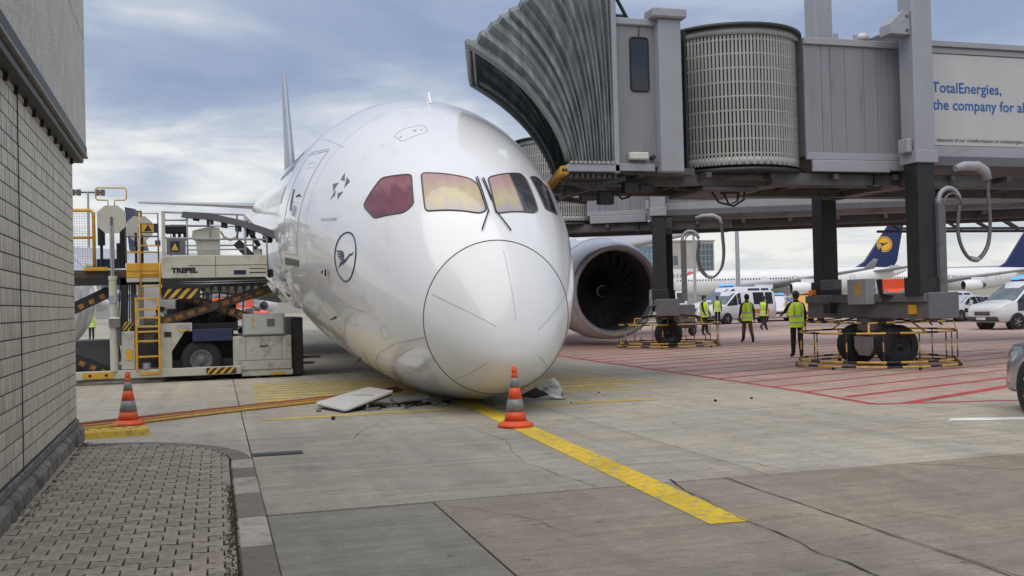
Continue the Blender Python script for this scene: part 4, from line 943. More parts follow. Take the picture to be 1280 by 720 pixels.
        MB().box((-.40, y - .16, 4.62), (-.28, y + .16, 4.92), 0, .02).build('guide_block', grey_lt, c_)
    P(MB().box((-.22, -1.64, 4.0), (.22, 1.64, 4.38)), 'cross_beam', dark_m)
    P(MB().box((-.2, -1.64, 7.18), (.2, 1.64, 7.5), 0, .01), 'cross_beam', grey_dk)
    # ---- bogie with wheels
    bg_ = P(MB().box((-.36, -2.28, 1.10), (.40, 2.22, 1.66), 0, .02), 'bogie_beam', grey_dk)
    MB().box((-.43, -2.24, 1.46), (-.362, 2.2, 1.64), 0, .01).build('beam_flange', grey_dk, bg_)
    bx = MB().box((-.62, -.55, 1.42), (-.375, .18, 2.0), 0, .015).build('control_box', grey_lt, bg_); MB().box((-.632, -.32, 1.62), (-.622, -.12, 1.9)).build('warning_label', tape_y, bx)
    MB().box((-.58, .95, 1.22), (-.375, 1.22, 1.46), 0, .015).build('junction_box', black_m, bg_); MB().box((-.62, .70, 1.78), (-.38, 1.25, 2.02), 0, .02).build('junction_box', grey_dk, bg_)
    for i in range(7): MB().tube([(-.40, -.62 - .03 * i, 1.98), (-.44 - .01 * i, -.72 - .04 * i, 1.75 - .05 * i), (-.42, -.9 - .06 * i, 1.62), (-.40, -1.0 - .08 * i, 1.45)], .013, 5).build('cable', rubber, bg_)
    for y in (-2.1, 2.0): MB().box((-.42, y - .08, 1.665), (-.28, y + .08, 1.79), 0, .02).build('warning_lamp', orange_l, bg_)
    MB().box((-.40, -1.9, 1.20), (-.364, -1.65, 1.40)).build('yellow_plate', yel, bg_)
    MB().cyl((0, 0, .82), (0, 0, 1.1), .42, n=20).build('slewing_ring', dark_m, bg_); MB().cyl((0, 0, .70), (0, 0, .82), .30, n=20).build('slewing_hub', grey_dk, bg_)
    MB().box((-.25, -.42, .30), (.25, .42, .70), 0, .03).build('axle_housing', grey_dk, bg_)
    MB().prism([(-.36, .68), (.36, .68), (.36, .42), (.18, .24), (-.18, .24), (-.36, .42)], lambda u, v, d: (d, u, v), -.34, -.27).build('axle_shield', steel if first else grey_lt, bg_, fix=True)
    MB().cyl((0, -.7, .47), (0, .7, .47), .10, n=12).build('axle', dark_m, bg_)
    for y in (-.72, .72):
        w_ = P(MB().lathe([(.26, -.19), (.40, -.20), (.45, -.17), (.475, -.10), (.475, .10), (.45, .17), (.40, .20), (.26, .19)], (0, y, .475), (0, 1, 0), 32), 'wheel', rubber, fix=True)
        MB().lathe([(.27, -.16), (.22, -.13), (.16, -.08), (.07, -.10), (.06, -.16), (0, -.17)], (0, y, .475), (0, 1, 0), 24).build('rim', black_m, w_); MB().lathe([(.27, .16), (.22, .13), (.16, .08), (0, .08)], (0, y, .475), (0, 1, 0), 24).build('rim', black_m, w_)
    # ---- hooped guard round the wheels, black and yellow
    g = MB(); cage_ring(g, 1.72, .17, 36, .028); cage_ring(g, 1.80, .075, 36, .026)
    guard = P(g, 'wheel_guard', [tape_y, tape_k])
    g = MB(); cage_ring(g, 1.72, .80, 36, .025); g.build('guard_rail', [tape_y, tape_k], guard)
    g = MB(); pts = [(-1.1, -1.25, 1.02), (1.1, -1.25, 1.02), (1.1, 1.25, 1.02), (-1.1, 1.25, 1.02)]
    for i in range(4):
        a, c = V(pts[i]), V(pts[(i + 1) % 4]); k = 10; g.tube([a.lerp(c, j / k) for j in range(k + 1)], .020, 6, mis=[j % 2 for j in range(k + 1)])
    g.build('guard_rail', [tape_y, tape_k], guard)
    for i in range(14):
        a = 2 * pi * i / 14 + .12; q = V((1.72 * cos(a), 1.72 * sin(a), 0)); g = MB(); g.tube([q + V((0, 0, z)) for z in (.07, .2, .4, .6, .8)], .015, 6, mis=[0, 1, 0, 1, 0]); g.build('guard_post', [tape_y, tape_k], guard)
    for x, y in ((-1.1, -1.25), (1.1, -1.25), (1.1, 1.25), (-1.1, 1.25), (0, -1.25), (0, 1.25)):
        q = V((x, y, 1.02)); o_ = V((x, y, 0)).normalized() * 1.72; MB().bar(q, (o_.x, o_.y, .80), .04, .02).build('guard_strut', tape_y, guard)
        MB().bar(q, (x * .35, y * .6, 1.1), .04, .03).build('guard_strut', tape_k, guard)
    for i in range(6):
        a = 2 * pi * i / 6 + .4; MB().cyl((1.78 * cos(a) - .0, 1.78 * sin(a) - .02, .035), (1.78 * cos(a), 1.78 * sin(a) + .02, .035), .035, n=10).build('guard_caster', rubber, guard)
    # ---- hose mast and hanging hose loops
    y = -2.18; hx = 0 if first else .5
    ms = P(MB().box((-.02, y - .06, 1.58), (.16, y + .06, 3.55), 0, .012), 'hose_mast', grey_dk, loc=(hx, 0, 0))
    MB().tube([(.02 + .0, y, 3.5)] + [(.30 - .26 * cos(pi * i / 10), y, 3.6 + .26 * sin(pi * i / 10)) for i in range(11)], .05, 8).build('mast_hook', grey_lt, ms)
    MB().tube([(.12, y - .06, 3.5)] + [(.34 - .22 * cos(pi * i / 10), y - .06, 3.52 + .22 * sin(pi * i / 10)) for i in range(11)], .02, 6).build('mast_hook', grey_dk, ms)
    br = MB().prism([(0.50, 4.42)] + [(1.0 - .42 * cos(pi * i / 12) , 4.02 + .36 * sin(pi * i / 12)) for i in range(4, 13)] + [(1.36 - .13 * (i / 8), 4.02 + .24 * sin(pi * (8 - i) / 16)) for i in range(9)] + [(.52, 4.28)], lambda u, v, d: (u, d, v), y - .10, y + .10)
    hb = P(MB().tube([(.48, y, 4.28), (.72, y, 4.34), (1.05, y, 4.34), (1.24, y, 4.24), (1.32, y, 4.05)], [(.07, .10, .11, .11, .09)[i] * (1 if first else .62) for i in range(5)], 10), 'hose_saddle', grey_lt, loc=(hx, 0, 0))
    lp = [(.56, y, 3.5), (.50, y, 3.0), (.58, y, 2.62), (.78, y, 2.36), (1.02, y, 2.34), (1.26, y, 2.62), (1.34, y, 3.1), (1.32, y, 3.6), (1.30, y, 4.05)]
    Q = []
    for i in range(len(lp) - 1):
        p0, a, c, p3 = [V(lp[max(0, min(len(lp) - 1, i + k))]) for k in (-1, 0, 1, 2)]
        for j in range(6):
            s_ = j / 6; Q.append(0.5 * ((2 * a) + (c - p0) * s_ + (2 * p0 - 5 * a + 4 * c - p3) * s_ * s_ + (3 * a - p0 - 3 * c + p3) * s_ ** 3))
    P(MB().tube(Q + [V(lp[-1])], .038, 8), 'hose_loop', grey_dk, loc=(hx, 0, 0)); P(MB().tube([p + V((.05, .08, .04)) for p in Q], .022, 6), 'hose_loop', mat('brown_hose', (.10, .055, .035), .6), loc=(hx, 0, 0))
    P(MB().cyl((.80, y, 2.36), (1.0, y, 2.33), .055, n=8), 'hose_clamp', grey_lt, loc=(hx, 0, 0))
    return t
b1 = make_bridge('grey boarding bridge with a white advert panel and folded dark canopy, nearest to the camera', (14.65, 19.85, 0), R(0.0), True)
b2 = make_bridge('second grey boarding bridge standing beyond, its wheel guard in front of the jet engine', (15.1, 31.9, 0), R(-25.8), False)

# fixed walkway with an open lattice girder far right
wk = thing('lattice_walkway', 'dark steel lattice girder walkway crossing high behind the boarding bridges at the right', 'walkway', (30, 46, 0))
MB().box((-1.5, -1.2, 5.80), (34, 1.2, 6.15)).build('deck', black_m, wk)
MB().box((-1.5, -1.0, 6.15), (34, 1.0, 8.6)).build('enclosure', grey_dk, wk)
for y in (-1.05, 1.05):
    MB().box((5.0, y - .06, 5.02), (34, y + .06, 5.16)).build('chord', black_m, wk)
    for i in range(14): MB().bar((5.2 + 2 * i, y, 5.8), (6.6 + 2 * i, y, 5.1), .09).build('lattice_bar', black_m, wk)
for x in (33, 5.5): MB().box((x - .2, -.2, 0), (x + .2, .2, 5.0 if x > 9 else 5.02)).build('support_post', black_m, wk) if x > 9 else None

# ================================================================== cargo loader at the left
ld = thing('cargo_loader', 'cream and yellow scissor-lift cargo loader raised against the aircraft side', 'cargo loader', (-0.5, 26.3, 0))
brown = mat('rusty_dark_beam', (.075, .05, .035), .6, var=.3, scale=5)
cab_m = mat('cabinet_cream', (.47, .465, .42), .5, var=.1, scale=3, dirt=(.2, .18, .14), dscale=3, dlo=.5, dhi=.72)
screen_m = mat('grey_display', (.12, .13, .14), .3)
def LP(b, nm, m_, par=None, **k):
    return b.build(nm, m_, par or ld, loc=None if par else (.5, -26.3, 0), **k)
F0, B0 = 24.8, 28.0
def hazard(nm, x0, x1, z0, z1, y, par, n=6, lean=.6):
    """yellow and black slanted stripes on a plate"""
    LP(MB().box((x0, y, z0), (x1, y + .03, z1)), nm, tape_k, par)
    w = (x1 - x0) / n; h = z1 - z0; b = MB()
    for i in range(n):
        a = x0 + w * (i + .12); c = a + w * .5; d = lean * h
        q = [(max(x0, min(x1, u)), v) for u, v in ((a - d * .5 + .0, z0), (c - d * .5, z0), (c + d * .5, z1), (a + d * .5, z1))]
        LP(MB().add([(u, y - .004, v) for u, v in q], [(0, 1, 2, 3)]), 'hazard_stripe', tape_y, par)
# low frame
fr = LP(MB().box((-3.7, F0 - .06, .13), (.56, F0 + .12, .32), 0, .012), 'base_frame', cream)
LP(MB().box((-3.7, B0 - .1, .13), (1.7, B0 + .06, .32), 0, .012), 'base_frame', cream)
for x in (-3.4, -1.3, .3): LP(MB().box((x, F0 + .12, .15), (x + .14, B0 - .1, .30)), 'cross_frame', dark_m)
hazard('hazard_plate', -.25, .42, .155, .30, F0 - .095, fr, 4, 1.0)
LP(MB().box((-2.95, F0 - .085, .16), (-2.30, F0 - .062, .29)), 'yellow_plate', yel, fr); LP(MB().box((-1.72, F0 - .08, .20), (-1.25, F0 - .062, .26)), 'yellow_plate', yel, fr); LP(MB().box((-2.05, F0 - .075, .17), (-1.94, F0 - .062, .27)), 'blue_plate', mat('sign_blue', (.02, .08, .3), .5), fr)
for x in (-2.8, -2.45): LP(MB().cyl((x, F0 - .09, .225), (x, F0 - .08, .225), .035, n=10), 'slot_hole', black_m, fr)
for x in (-2.0, .95, 1.3): LP(MB().cyl((x, F0 + .1, .0), (x, F0 + .1, .2), .03, n=8).cyl((x, F0 + .1, 0), (x, F0 + .1, .02), .08, n=10), 'foot', dark_m, fr)
# chassis, wheel and arch
ch = LP(MB().box((-1.25, F0 + .25, .30), (1.7, B0 - .2, .50)).box((-1.2, F0 + .35, 1.15), (.5, B0 - .3, 1.36)), 'chassis', black_m)
LP(MB().prism([(-1.30, .322), (-1.02, .322), (-1.02, .72), (-.72, 1.18), (-.56, 1.18), (-.56, 1.38), (-1.30, 1.38)], lambda u, v, d: (u, d, v), F0, F0 + .22), 'wheel_arch_panel', cream, fix=True)
LP(MB().box((-.55, F0 + .0, .93), (.36, F0 + .16, 1.22), 0, .01), 'blue_beam', blue_st)
LP(MB().box((-1.18, F0 - .012, 1.06), (-1.02, F0, 1.18)), 'label_plate', black_m)
LP(MB().box((-.9, F0 - .006, 1.24), (-.6, F0 + .05, 1.34)), 'valve_block', grey_lt); LP(MB().tube([(-.86, F0 - .02, 1.25), (-.78, F0 - .03, 1.17), (-.62, F0 - .02, 1.22)], .018), 'yellow_cable', tape_y)
LP(MB().box((-1.25, F0 + .9, .3), (.4, F0 + 1.0, 1.2)), 'inner_shield', black_m)
for y in (F0 + .10, B0 - .45):
    w_ = LP(MB().lathe([(.25, 0), (.43, -.02), (.475, .04), (.48, .15), (.475, .26), (.43, .32), (.25, .30)], (-.36, y, .48), (0, 1, 0), 36), 'wheel', rubber, fix=True)
    LP(MB().lathe([(.27, .03), (.255, .0), (.22, .0), (.19, .05), (.11, .06), (.09, .02), (0, .02)], (-.36, y, .48), (0, 1, 0), 28), 'rim', grey_dk, w_)
    for i in range(10): LP(MB().cyl((-.36 + .165 * cos(i * .628), y + .03, .48 + .165 * sin(i * .628)), (-.36 + .165 * cos(i * .628), y + .055, .48 + .165 * sin(i * .628)), .016, n=6), 'wheel_nut', steel, w_)
# cabinet at the aircraft end
cb = LP(MB().box((.37, F0, .20), (1.74, B0 - .2, 1.02), 0, .01), 'cabinet', cab_m)
for x0, x1, z0, z1 in ((.40, .66, .44, 1.0), (.67, 1.50, .44, 1.0), (1.51, 1.72, .44, 1.0), (.40, 1.72, .215, .425)): LP(MB().box((x0, F0 - .02, z0), (x1, F0 - .002, z1), 0, .006), 'cabinet_panel', cab_m, cb)
LP(MB().box((.98, F0 - .035, .76), (1.18, F0 - .021, .785)), 'handle', black_m, cb); LP(MB().box((1.22, F0 - .03, .08), (1.55, F0 - .01, .135)), 'yellow_plate', yel, cb); LP(MB().box((.56, F0, .06), (1.76, B0 - .2, .195), 0, .01), 'cabinet_base', cab_m, cb)
for x in (.45, 1.55): LP(MB().box((x, F0 - .03, .5), (x + .05, F0 - .021, .92)), 'cabinet_latch', cream, cb)
gb = LP(MB().box((.60, F0 - .05, 1.03), (1.58, F0 + .6, 1.55), 0, .015), 'control_cabinet', grey_lt)
gf = LP(MB().box((.63, F0 - .066, 1.06), (1.55, F0 - .052, 1.52), 0, .005), 'cabinet_door', mat('pale_grey_door', (.44, .46, .46), .45, var=.05), gb)
LP(MB().box((1.16, F0 - .072, 1.24), (1.34, F0 - .067, 1.42)), 'display', screen_m, gb); 
for z in (1.20, 1.36): LP(MB().add([(.78, F0 - .069, z), (.90, F0 - .069, z), (.84, F0 - .069, z + .11)], [(0, 1, 2)]), 'warning_triangle', tape_y, gb)
LP(MB().box((1.75, F0 + .1, .03), (2.02, B0 - .4, 1.44), 0, .02), 'rubber_bumper', black_m); LP(MB().box((2.02, F0 + .3, .42), (2.45, F0 + .4, .48)).box((2.02, F0 + .3, .28), (2.3, F0 + .4, .34)), 'tow_hook', dark_m)
# scissor arms
for y in (F0 + .25, B0 - .45):
    for a, c, yy in (((-1.35, 1.38), (1.30, 2.16), y), ((-1.25, 2.18), (.80, 1.46), y + .10)):
        s_ = LP(MB().bar((a[0], yy, a[1]), (c[0], yy, c[1]), .07, .21), 'scissor_arm', brown); d = V((c[0] - a[0], 0, c[1] - a[1])); nn = V((-d.z, 0, d.x)).normalized()
        if y < 26:
            for i in range(9):
                t0 = .06 + i * .10; p0 = V((a[0], yy - .040, a[1])) + d * t0; p1 = p0 + d * .05
                LP(MB().add([p0 - nn * .05, p1 - nn * .05 + d * .012, p1 + nn * .05 + d * .012, p0 + nn * .05], [(0, 1, 2, 3)]), 'hazard_stripe', mat('faded_hazard_orange', (.33, .14, .04), .6, var=.35, scale=8), s_)
    LP(MB().cyl((-.03, y - .06, 1.78), (-.03, y + .2, 1.78), .10, n=14), 'scissor_pivot', dark_m)
LP(MB().cyl((-.9, F0 + .8, 1.45), (.9, F0 + .8, 2.1), .08, n=10), 'lift_ram', steel)
# upper platform
pl = LP(MB().box((-1.20, F0 - .1, 2.43), (1.20, F0 + .06, 2.96), 0, .012), 'platform_side', cream)
LP(MB().box((-1.2, F0 + .06, 2.43), (1.2, B0, 2.55)), 'platform_deck', dark_m); LP(MB().box((-1.20, F0 - .06, 2.28), (1.22, B0, 2.425)), 'platform_underframe', black_m)
LP(MB().box((-1.20, F0 - .09, 2.20), (-.12, F0 - .062, 2.427)), 'black_skirt', black_m)
LP(MB().box((-1.20, B0, 2.43), (1.20, B0 + .1, 2.96)), 'platform_side', cream)
hazard('hazard_plate', -1.20, -.38, 1.95, 2.195, F0 - .05, ld, 4, .9) if False else None
hp_ = LP(MB().box((-1.22, F0 - .03, 1.94), (-.36, F0 - .01, 2.2)), 'hazard_board', tape_k); hazard('hazard_plate', -1.20, -.38, 1.95, 2.19, F0 - .065, hp_, 4, .9)
write(pl, 'maker_lettering', 'TREPEL', .155, lambda u, v: (-.98 + u * 1.15, F0 - .104, 2.56 + v), black_m, .012)
LP(MB().box((.42, F0 - .108, 2.50), (.70, F0 - .101, 2.60)), 'blue_label', navy, pl); LP(MB().box((.78, F0 - .107, 2.53), (1.16, F0 - .101, 2.555)), 'slot', black_m, pl); LP(MB().box((.78, F0 - .107, 2.63), (1.16, F0 - .101, 2.645)), 'slot', black_m, pl); LP(MB().box((.0, F0 - .106, 2.44), (.012, F0 - .101, 2.95)), 'seam', dark_m, pl)
LP(MB().box((-.6, F0 - .106, 2.72), (1.2, F0 - .101, 2.732)), 'seam', dark_m, pl)
for i in range(16): LP(MB().cyl((1.1 - .02, F0 + .2 + .17 * i, 2.58), (-1.15, F0 + .2 + .17 * i, 2.58), .045, n=8), 'deck_roller', steel)
# guard rails of the platform
def rail(pts, r=.024, m_=grey_lt, nm='guard_rail'): return LP(MB().tube(pts, r, 8), nm, m_)
Yr = F0 - .03
LP(MB().box((-1.19, Yr - .04, 2.96), (-1.11, Yr + .04, 4.02), 0, .01), 'rail_post', cream)
rail([(-1.15, Yr, 3.99), (.68, Yr, 3.93), (1.20, Yr, 3.36), (1.21, Yr, 2.6)]); rail([(-1.15, Yr, 3.38), (1.20, Yr, 3.33)]); rail([(-.62, Yr, 3.80), (-1.15, Yr, 3.80)], .02); rail([(-.62, Yr, 3.97), (-.62, Yr, 2.97)], .02)
rail([(-.1, Yr, 3.93), (-.1, Yr, 3.34)], .018); rail([(.52, Yr, 3.93), (.52, Yr, 3.34)], .022, grey_dk); rail([(.70, Yr, 3.92), (.70, Yr, 2.75)], .028); rail([(-.62, Yr, 3.10), (.70, Yr, 3.10)], .018); rail([(-1.15, Yr, 3.66), (-.1, Yr, 3.66)], .018, grey_dk)
rail([(-1.12, B0, 2.9), (-1.12, B0, 3.95), (1.0, B0, 3.9), (1.0, B0, 2.9)]); rail([(-1.12, B0, 3.4), (1.0, B0, 3.4)], .02)
sg_ = LP(MB().box((-1.09, Yr - .03, 2.98), (-.66, Yr - .01, 3.35)), 'sign_board', grey_dk); LP(MB().box((-1.0, Yr - .04, 3.06), (-.80, Yr - .031, 3.30)), 'sign_face', black_m, sg_); LP(MB().add([(-.98, Yr - .045, 3.09), (-.82, Yr - .045, 3.09), (-.90, Yr - .045, 3.26)], [(0, 1, 2)]), 'warning_triangle', tape_y, sg_)
s2 = LP(MB().box((-1.66, Yr - .03, 3.50), (-1.27, Yr - .01, 3.72)), 'sign_board', black_m); LP(MB().box((-1.63, Yr - .038, 3.52), (-1.36, Yr - .031, 3.70)), 'sign_face', tape_y, s2); LP(MB().add([(-1.58, Yr - .042, 3.54), (-1.40, Yr - .042, 3.54), (-1.49, Yr - .042, 3.69)], [(0, 1, 2)]), 'warning_triangle', black_m, s2)
co = LP(MB().prism([(-.40, 2.965), (.12, 2.965), (.12, 3.62), (-.10, 3.66), (-.50, 3.56), (-.52, 3.40), (-.44, 3.34)], lambda u, v, d: (u, d, v), F0 + .05, F0 + .75), 'operator_console', cream, fix=True)
LP(MB().box((-.405, F0 + .044, 3.31), (.12, F0 + .05, 3.325)), 'console_seam', dark_m, co)
cbx = LP(MB().box((-1.12, F0 + .05, 3.50), (-.62, F0 + .35, 3.70), 0, .02), 'control_panel', black_m)
for x, z in ((-.92, 3.30), (-.80, 3.28), (-.68, 3.33)): LP(MB().box((x - .035, F0 + .1, z), (x + .035, F0 + .2, 3.50), 0, .01), 'lever_box', black_m, cbx)
for dz in (0, .035): rail([(.14, F0 + .1, 3.52 + dz), (.22, F0 + .1, 3.38 + dz), (.36, F0 + .1, 3.32 + dz), (.50, F0 + .1, 3.38 + dz), (.56, F0 + .1, 3.58 + dz)], .016, tape_y, 'yellow_hose')
rail([(-.15, F0 + .2, 3.7), (-.15, F0 + .2, 3.98)], .03, tape_y, 'yellow_post'); LP(MB().box((.70, F0 + .05, 3.40), (.78, F0 + .15, 3.72), 0, .015), 'lever', blue_st); LP(MB().box((.69, F0 + .04, 3.70), (.79, F0 + .16, 3.82), 0, .02), 'lever_grip', yel)
arm_ = LP(MB().bar((.50, F0 + .35, 3.30), (1.06, F0 + .35, 2.70), .12, .20), 'bridge_strut', dark_m); LP(MB().bar((.92, F0 + .05, 3.15), (1.10, F0 + .05, 2.80), .06, .13), 'hinge_link', grey_lt); LP(MB().cyl((.93, F0 + .0, 3.14), (.93, F0 + .06, 3.14), .045, n=10), 'hinge_pin', black_m); LP(MB().bar((.74, F0 + .4, 3.68), (1.04, F0 + .4, 3.2), .08, .11), 'bridge_strut', dark_m)
LP(MB().cyl((1.15, F0, 3.33), (1.30, F0 + .15, 3.33), .075, n=10), 'rubber_buffer', rubber); LP(MB().box((1.205, F0 + .0, 2.36), (1.34, F0 + 2.6, 2.62), 0, .03), 'edge_buffer', rubber)
# main deck at the far left with lift columns
LP(MB().box((-3.9, F0 + .1, 2.46), (-1.95, B0, 2.62), 0, .01), 'main_deck', brown); LP(MB().box((-3.9, F0 + .05, 2.30), (-1.22, F0 + .2, 2.46)), 'deck_girder', black_m); LP(MB().box((-2.9, F0 - .02, 2.64), (-2.38, F0 + .1, 2.72)), 'deck_edge', yel)
yb_ = LP(MB().box((-1.98, F0 - .06, 2.47), (-1.22, F0 + .1, 2.80), 0, .01), 'yellow_step_box', yel); LP(MB().box((-1.96, F0 - .075, 2.62), (-1.24, F0 - .061, 2.645)), 'step_edge', tape_y, yb_); LP(MB().box((-1.98, F0 - .05, 2.36), (-1.24, F0 + .1, 2.465)), 'step_base', cream, yb_)
for i in range(8): LP(MB().cyl((-3.8, F0 + .35 + .34 * i, 2.66), (-2.0, F0 + .35 + .34 * i, 2.66), .04, n=8), 'deck_roller', steel)
for (x, y, big) in ((-2.28, F0 - .02, True), (-1.86, B0 - .5, False)):
    c_ = LP(MB().cyl((x, y, .30), (x, y, 2.50), .088 if big else .07, n=18).cyl((x, y, 2.42), (x, y, 2.51), .1, n=18), 'lift_column', cream); LP(MB().cyl((x, y, 2.5), (x, y, 3.72), .052, n=14), 'lift_rod', steel, c_)
    LP(MB().prism([(x + u * .78, v) for u, v in ((-.40, 3.66), (-.40, 3.98), (-.18, 4.14), (.18, 4.14), (.40, 3.98), (.40, 3.66), (.18, 3.50), (-.18, 3.50))], lambda u, v, d: (u, d, v), y - .03, y + .03), 'column_head', cream, c_, fix=True)
    LP(MB().obox((x, y - .045, 3.78), (.028, .01, .10), None, 0, .009), 'head_slot', grey_dk, c_)
    if big:
        LP(MB().tube([(x - .07, y, 4.12), (x - .07, y, 4.26), (x - .30, y, 4.27), (x - .33, y, 4.30), (x - .33, y, 4.52), (x - .30, y, 4.55), (x + .30, y, 4.55), (x + .33, y, 4.52), (x + .33, y, 4.30), (x + .30, y, 4.27), (x + .07, y, 4.26), (x + .07, y, 4.12)], .017, 6), 'yellow_hoop', yel, c_)
        LP(MB().box((x - .10, y - .13, 1.32), (x + .16, y + .05, 1.55), 0, .02), 'valve_housing', steel, c_); LP(MB().cyl((x + .1, y, .9), (x + .1, y, 1.32), .07, n=10), 'pump', dark_m, c_)
        LP(MB().cyl((x, y - .10, 1.97), (x, y + .0, 1.97), .095, n=14), 'clamp_ring', grey_lt, c_)
for x, z0, z1, r in ((-2.56, 2.75, 3.25, .035), (-2.56, 3.25, 3.72, .085), (-2.10, 2.7, 3.9, .06), (-2.18, 2.75, 3.3, .055), (-1.80, 2.7, 3.55, .03), (-1.66, 2.7, 3.5, .03)): LP(MB().cyl((x, F0 + .5, z0), (x, F0 + .5, z1), r, n=12), 'ram', black_m)
LP(MB().box((-2.70, F0 + .7, 2.65), (-2.2, F0 + 1.1, 2.95), 0, .02), 'blue_gearbox', blue_st); LP(MB().box((-2.12, F0 + .05, .4), (-1.98, F0 + .2, 2.46)), 'black_guide', black_m); LP(MB().box((-1.92, F0 + .3, 1.2), (-1.80, F0 + .45, 2.46)), 'black_guide', grey_dk)
cg = LP(MB().tube([(-3.6, F0 + .2, 4.05), (-2.76, F0 + .2, 4.05), (-2.69, F0 + .2, 3.98), (-2.69, F0 + .2, 2.7)], .04, 8), 'cage_frame', yel); LP(MB().tube([(-3.6, F0 + .2, 3.42), (-2.69, F0 + .2, 3.42)], .03), 'cage_frame', yel, cg)
b = MB()
for i in range(16): b.tube([(-2.72 - .055 * i, F0 + .2, 2.7), (-2.72 - .055 * i, F0 + .2, 4.03)], .004, 4)
for i in range(22): b.tube([(-3.6, F0 + .2, 2.75 + .058 * i), (-2.70, F0 + .2, 2.75 + .058 * i)], .004, 4)
LP(b, 'cage_mesh', grey_lt, cg, kind='stuff')
for a, c in (((-3.9, 1.42), (-2.38, 2.16)), ((-3.9, .95), (-2.34, .24))):
    s_ = LP(MB().bar((a[0], F0 + .3, a[1]), (c[0], F0 + .3, c[1]), .1, .26), 'scissor_arm', black_m); d = V((c[0] - a[0], 0, c[1] - a[1])); nn = V((-d.z, 0, d.x)).normalized()
    for i in range(6):
        t0 = .10 + i * .15; p0 = V((a[0], F0 + .245, a[1])) + d * t0 - nn * .03; p1 = p0 + d * .07; LP(MB().add([p0 - nn * .06, p1 - nn * .06, p1 + nn * .05, p0 + nn * .05], [(0, 1, 2, 3)]), 'hazard_stripe', MATS['faded_hazard_orange'], s_)
LP(MB().bar((-3.9, F0 + .32, .55), (-2.4, F0 + .32, .33), .08, .12), 'scissor_arm', black_m)
# ladder
for x in (-1.78, -1.28): LP(MB().box((x - .025, F0 - .14, .30), (x + .025, F0 - .08, 2.0), 0, .006), 'ladder_stile', yel)
for i, z in enumerate((.62, .98, 1.20, 1.32, 1.52, 1.72, 1.97)): LP(MB().box((-1.755, F0 - .13, z - .02), (-1.305, F0 - .06, z + .02), 0, .006), 'ladder_rung', yel)
for x in (-1.67, -1.24): LP(MB().tube([(x, F0 - .11, 2.0), (x, F0 - .11, 3.98 if x < -1.5 else 2.9)], .02, 6), 'ladder_rail', yel)
for z in (2.25, 3.2, 2.55): LP(MB().tube([(-1.67, F0 - .11, z), (-1.24, F0 - .11, z)], .016, 6), 'ladder_rung', yel)
rail([(-1.98, Yr, 2.8), (-1.98, Yr, 3.96), (-1.27, Yr, 3.96), (-1.27, Yr, 2.8)], .02, grey_dk); rail([(-1.98, Yr, 3.42), (-1.27, Yr, 3.42)], .018, grey_dk); rail([(-1.98, Yr, 3.05), (-1.27, Yr, 3.05)], .018, yel)
for x, z in ((-1.52, 1.02), (-1.5, 1.42)): LP(MB().box((x - .12, F0 + .05, z - .1), (x + .12, F0 + .2, z + .1), 0, .015), 'valve_box', grey_dk)
LP(MB().cyl((-1.58, F0 + .0, .33), (-1.58, F0 + .0, .47), .08, .095, 14), 'bucket', grey_lt)
bx_ = LP(MB().box((-2.12, F0 - .05, .33), (-1.82, F0 + .3, 1.22), 0, .015), 'battery_box', cab_m); LP(MB().box((-2.02, F0 - .062, .55), (-1.88, F0 - .051, .80)), 'orange_label', yel, bx_)
hazard('hazard_plate', -2.12, -1.83, 1.24, 1.44, F0 - .02, bx_, 3, .8)

# crowded machinery on the chassis: power pack, tanks, pipes and cable runs
rm = random.Random(5)
for x0, x1, z1, y in ((-1.15, -.72, 1.72, 25.5), (-.66, -.30, 1.60, 25.7), (-.22, .22, 1.78, 25.6), (-1.0, -.2, 1.95, 26.9), (.0, .5, 1.9, 27.0)):
    o = LP(MB().box((x0, y, 1.36), (x1, y + .6, z1), 0, .02), 'power_unit', rm.choice((black_m, grey_dk, dark_m)))
    LP(MB().box((x0 + .05, y - .012, 1.42), (x1 - .05, y - .002, z1 - .06), 0, .004), 'unit_cover', dark_m, o)
for i in range(9):
    x = -1.15 + .19 * i; z = 1.42 + .03 * (i % 3); LP(MB().tube([(x, 25.15, z), (x + .08, 25.1, z + .14 + .05 * (i % 2)), (x + .25, 25.2, z + .10), (x + .3, 25.4, 2.25)], .018, 6), 'hydraulic_hose', rubber)
for z in (2.30, 2.35): LP(MB().tube([(-1.15, F0 - .075, z), (-.1, F0 - .08, z - .01), (1.15, F0 - .075, z + .01)], .014, 6), 'hydraulic_pipe', steel)
for i in range(12): LP(MB().box((-1.1 + .19 * i, F0 + .2, 2.12 + .03 * (i % 2)), (-1.0 + .19 * i, F0 + .5, 2.28), 0, .01), 'underframe_bracket', dark_m)
for x in (-1.1, -.45, .25, .95): LP(MB().box((x, F0 - .055, 2.1), (x + .05, F0 + .02, 2.28)), 'hanger', black_m)
LP(MB().tube([(-1.1, F0 - .02, 2.2), (-.6, F0 - .03, 2.02), (.1, F0 - .02, 2.08), (.7, F0 - .03, 1.98), (1.1, F0, 2.2)], .022, 6), 'cable_loop', rubber)
LP(MB().box((-3.6, F0 + 1.2, .32), (-2.4, F0 + 2.6, 1.0), 0, .03), 'engine_cover', grey_dk); LP(MB().box((-2.0, F0 + .8, .32), (-1.35, F0 + 2.2, 1.3), 0, .03), 'tank', dark_m)
for i in range(6): LP(MB().tube([(-2.18 + .05 * i, F0 + .3, .5), (-2.2 + .05 * i, F0 + .25, 1.4), (-2.15 + .04 * i, F0 + .4, 2.4)], .014, 5), 'hydraulic_hose', rubber)
for x, z in ((-1.9, 3.05), (-1.35, 3.2), (-1.75, 3.9)): LP(MB().box((x, F0 + .1, z), (x + .12, F0 + .2, z + .14), 0, .01), 'switch_box', grey_dk)
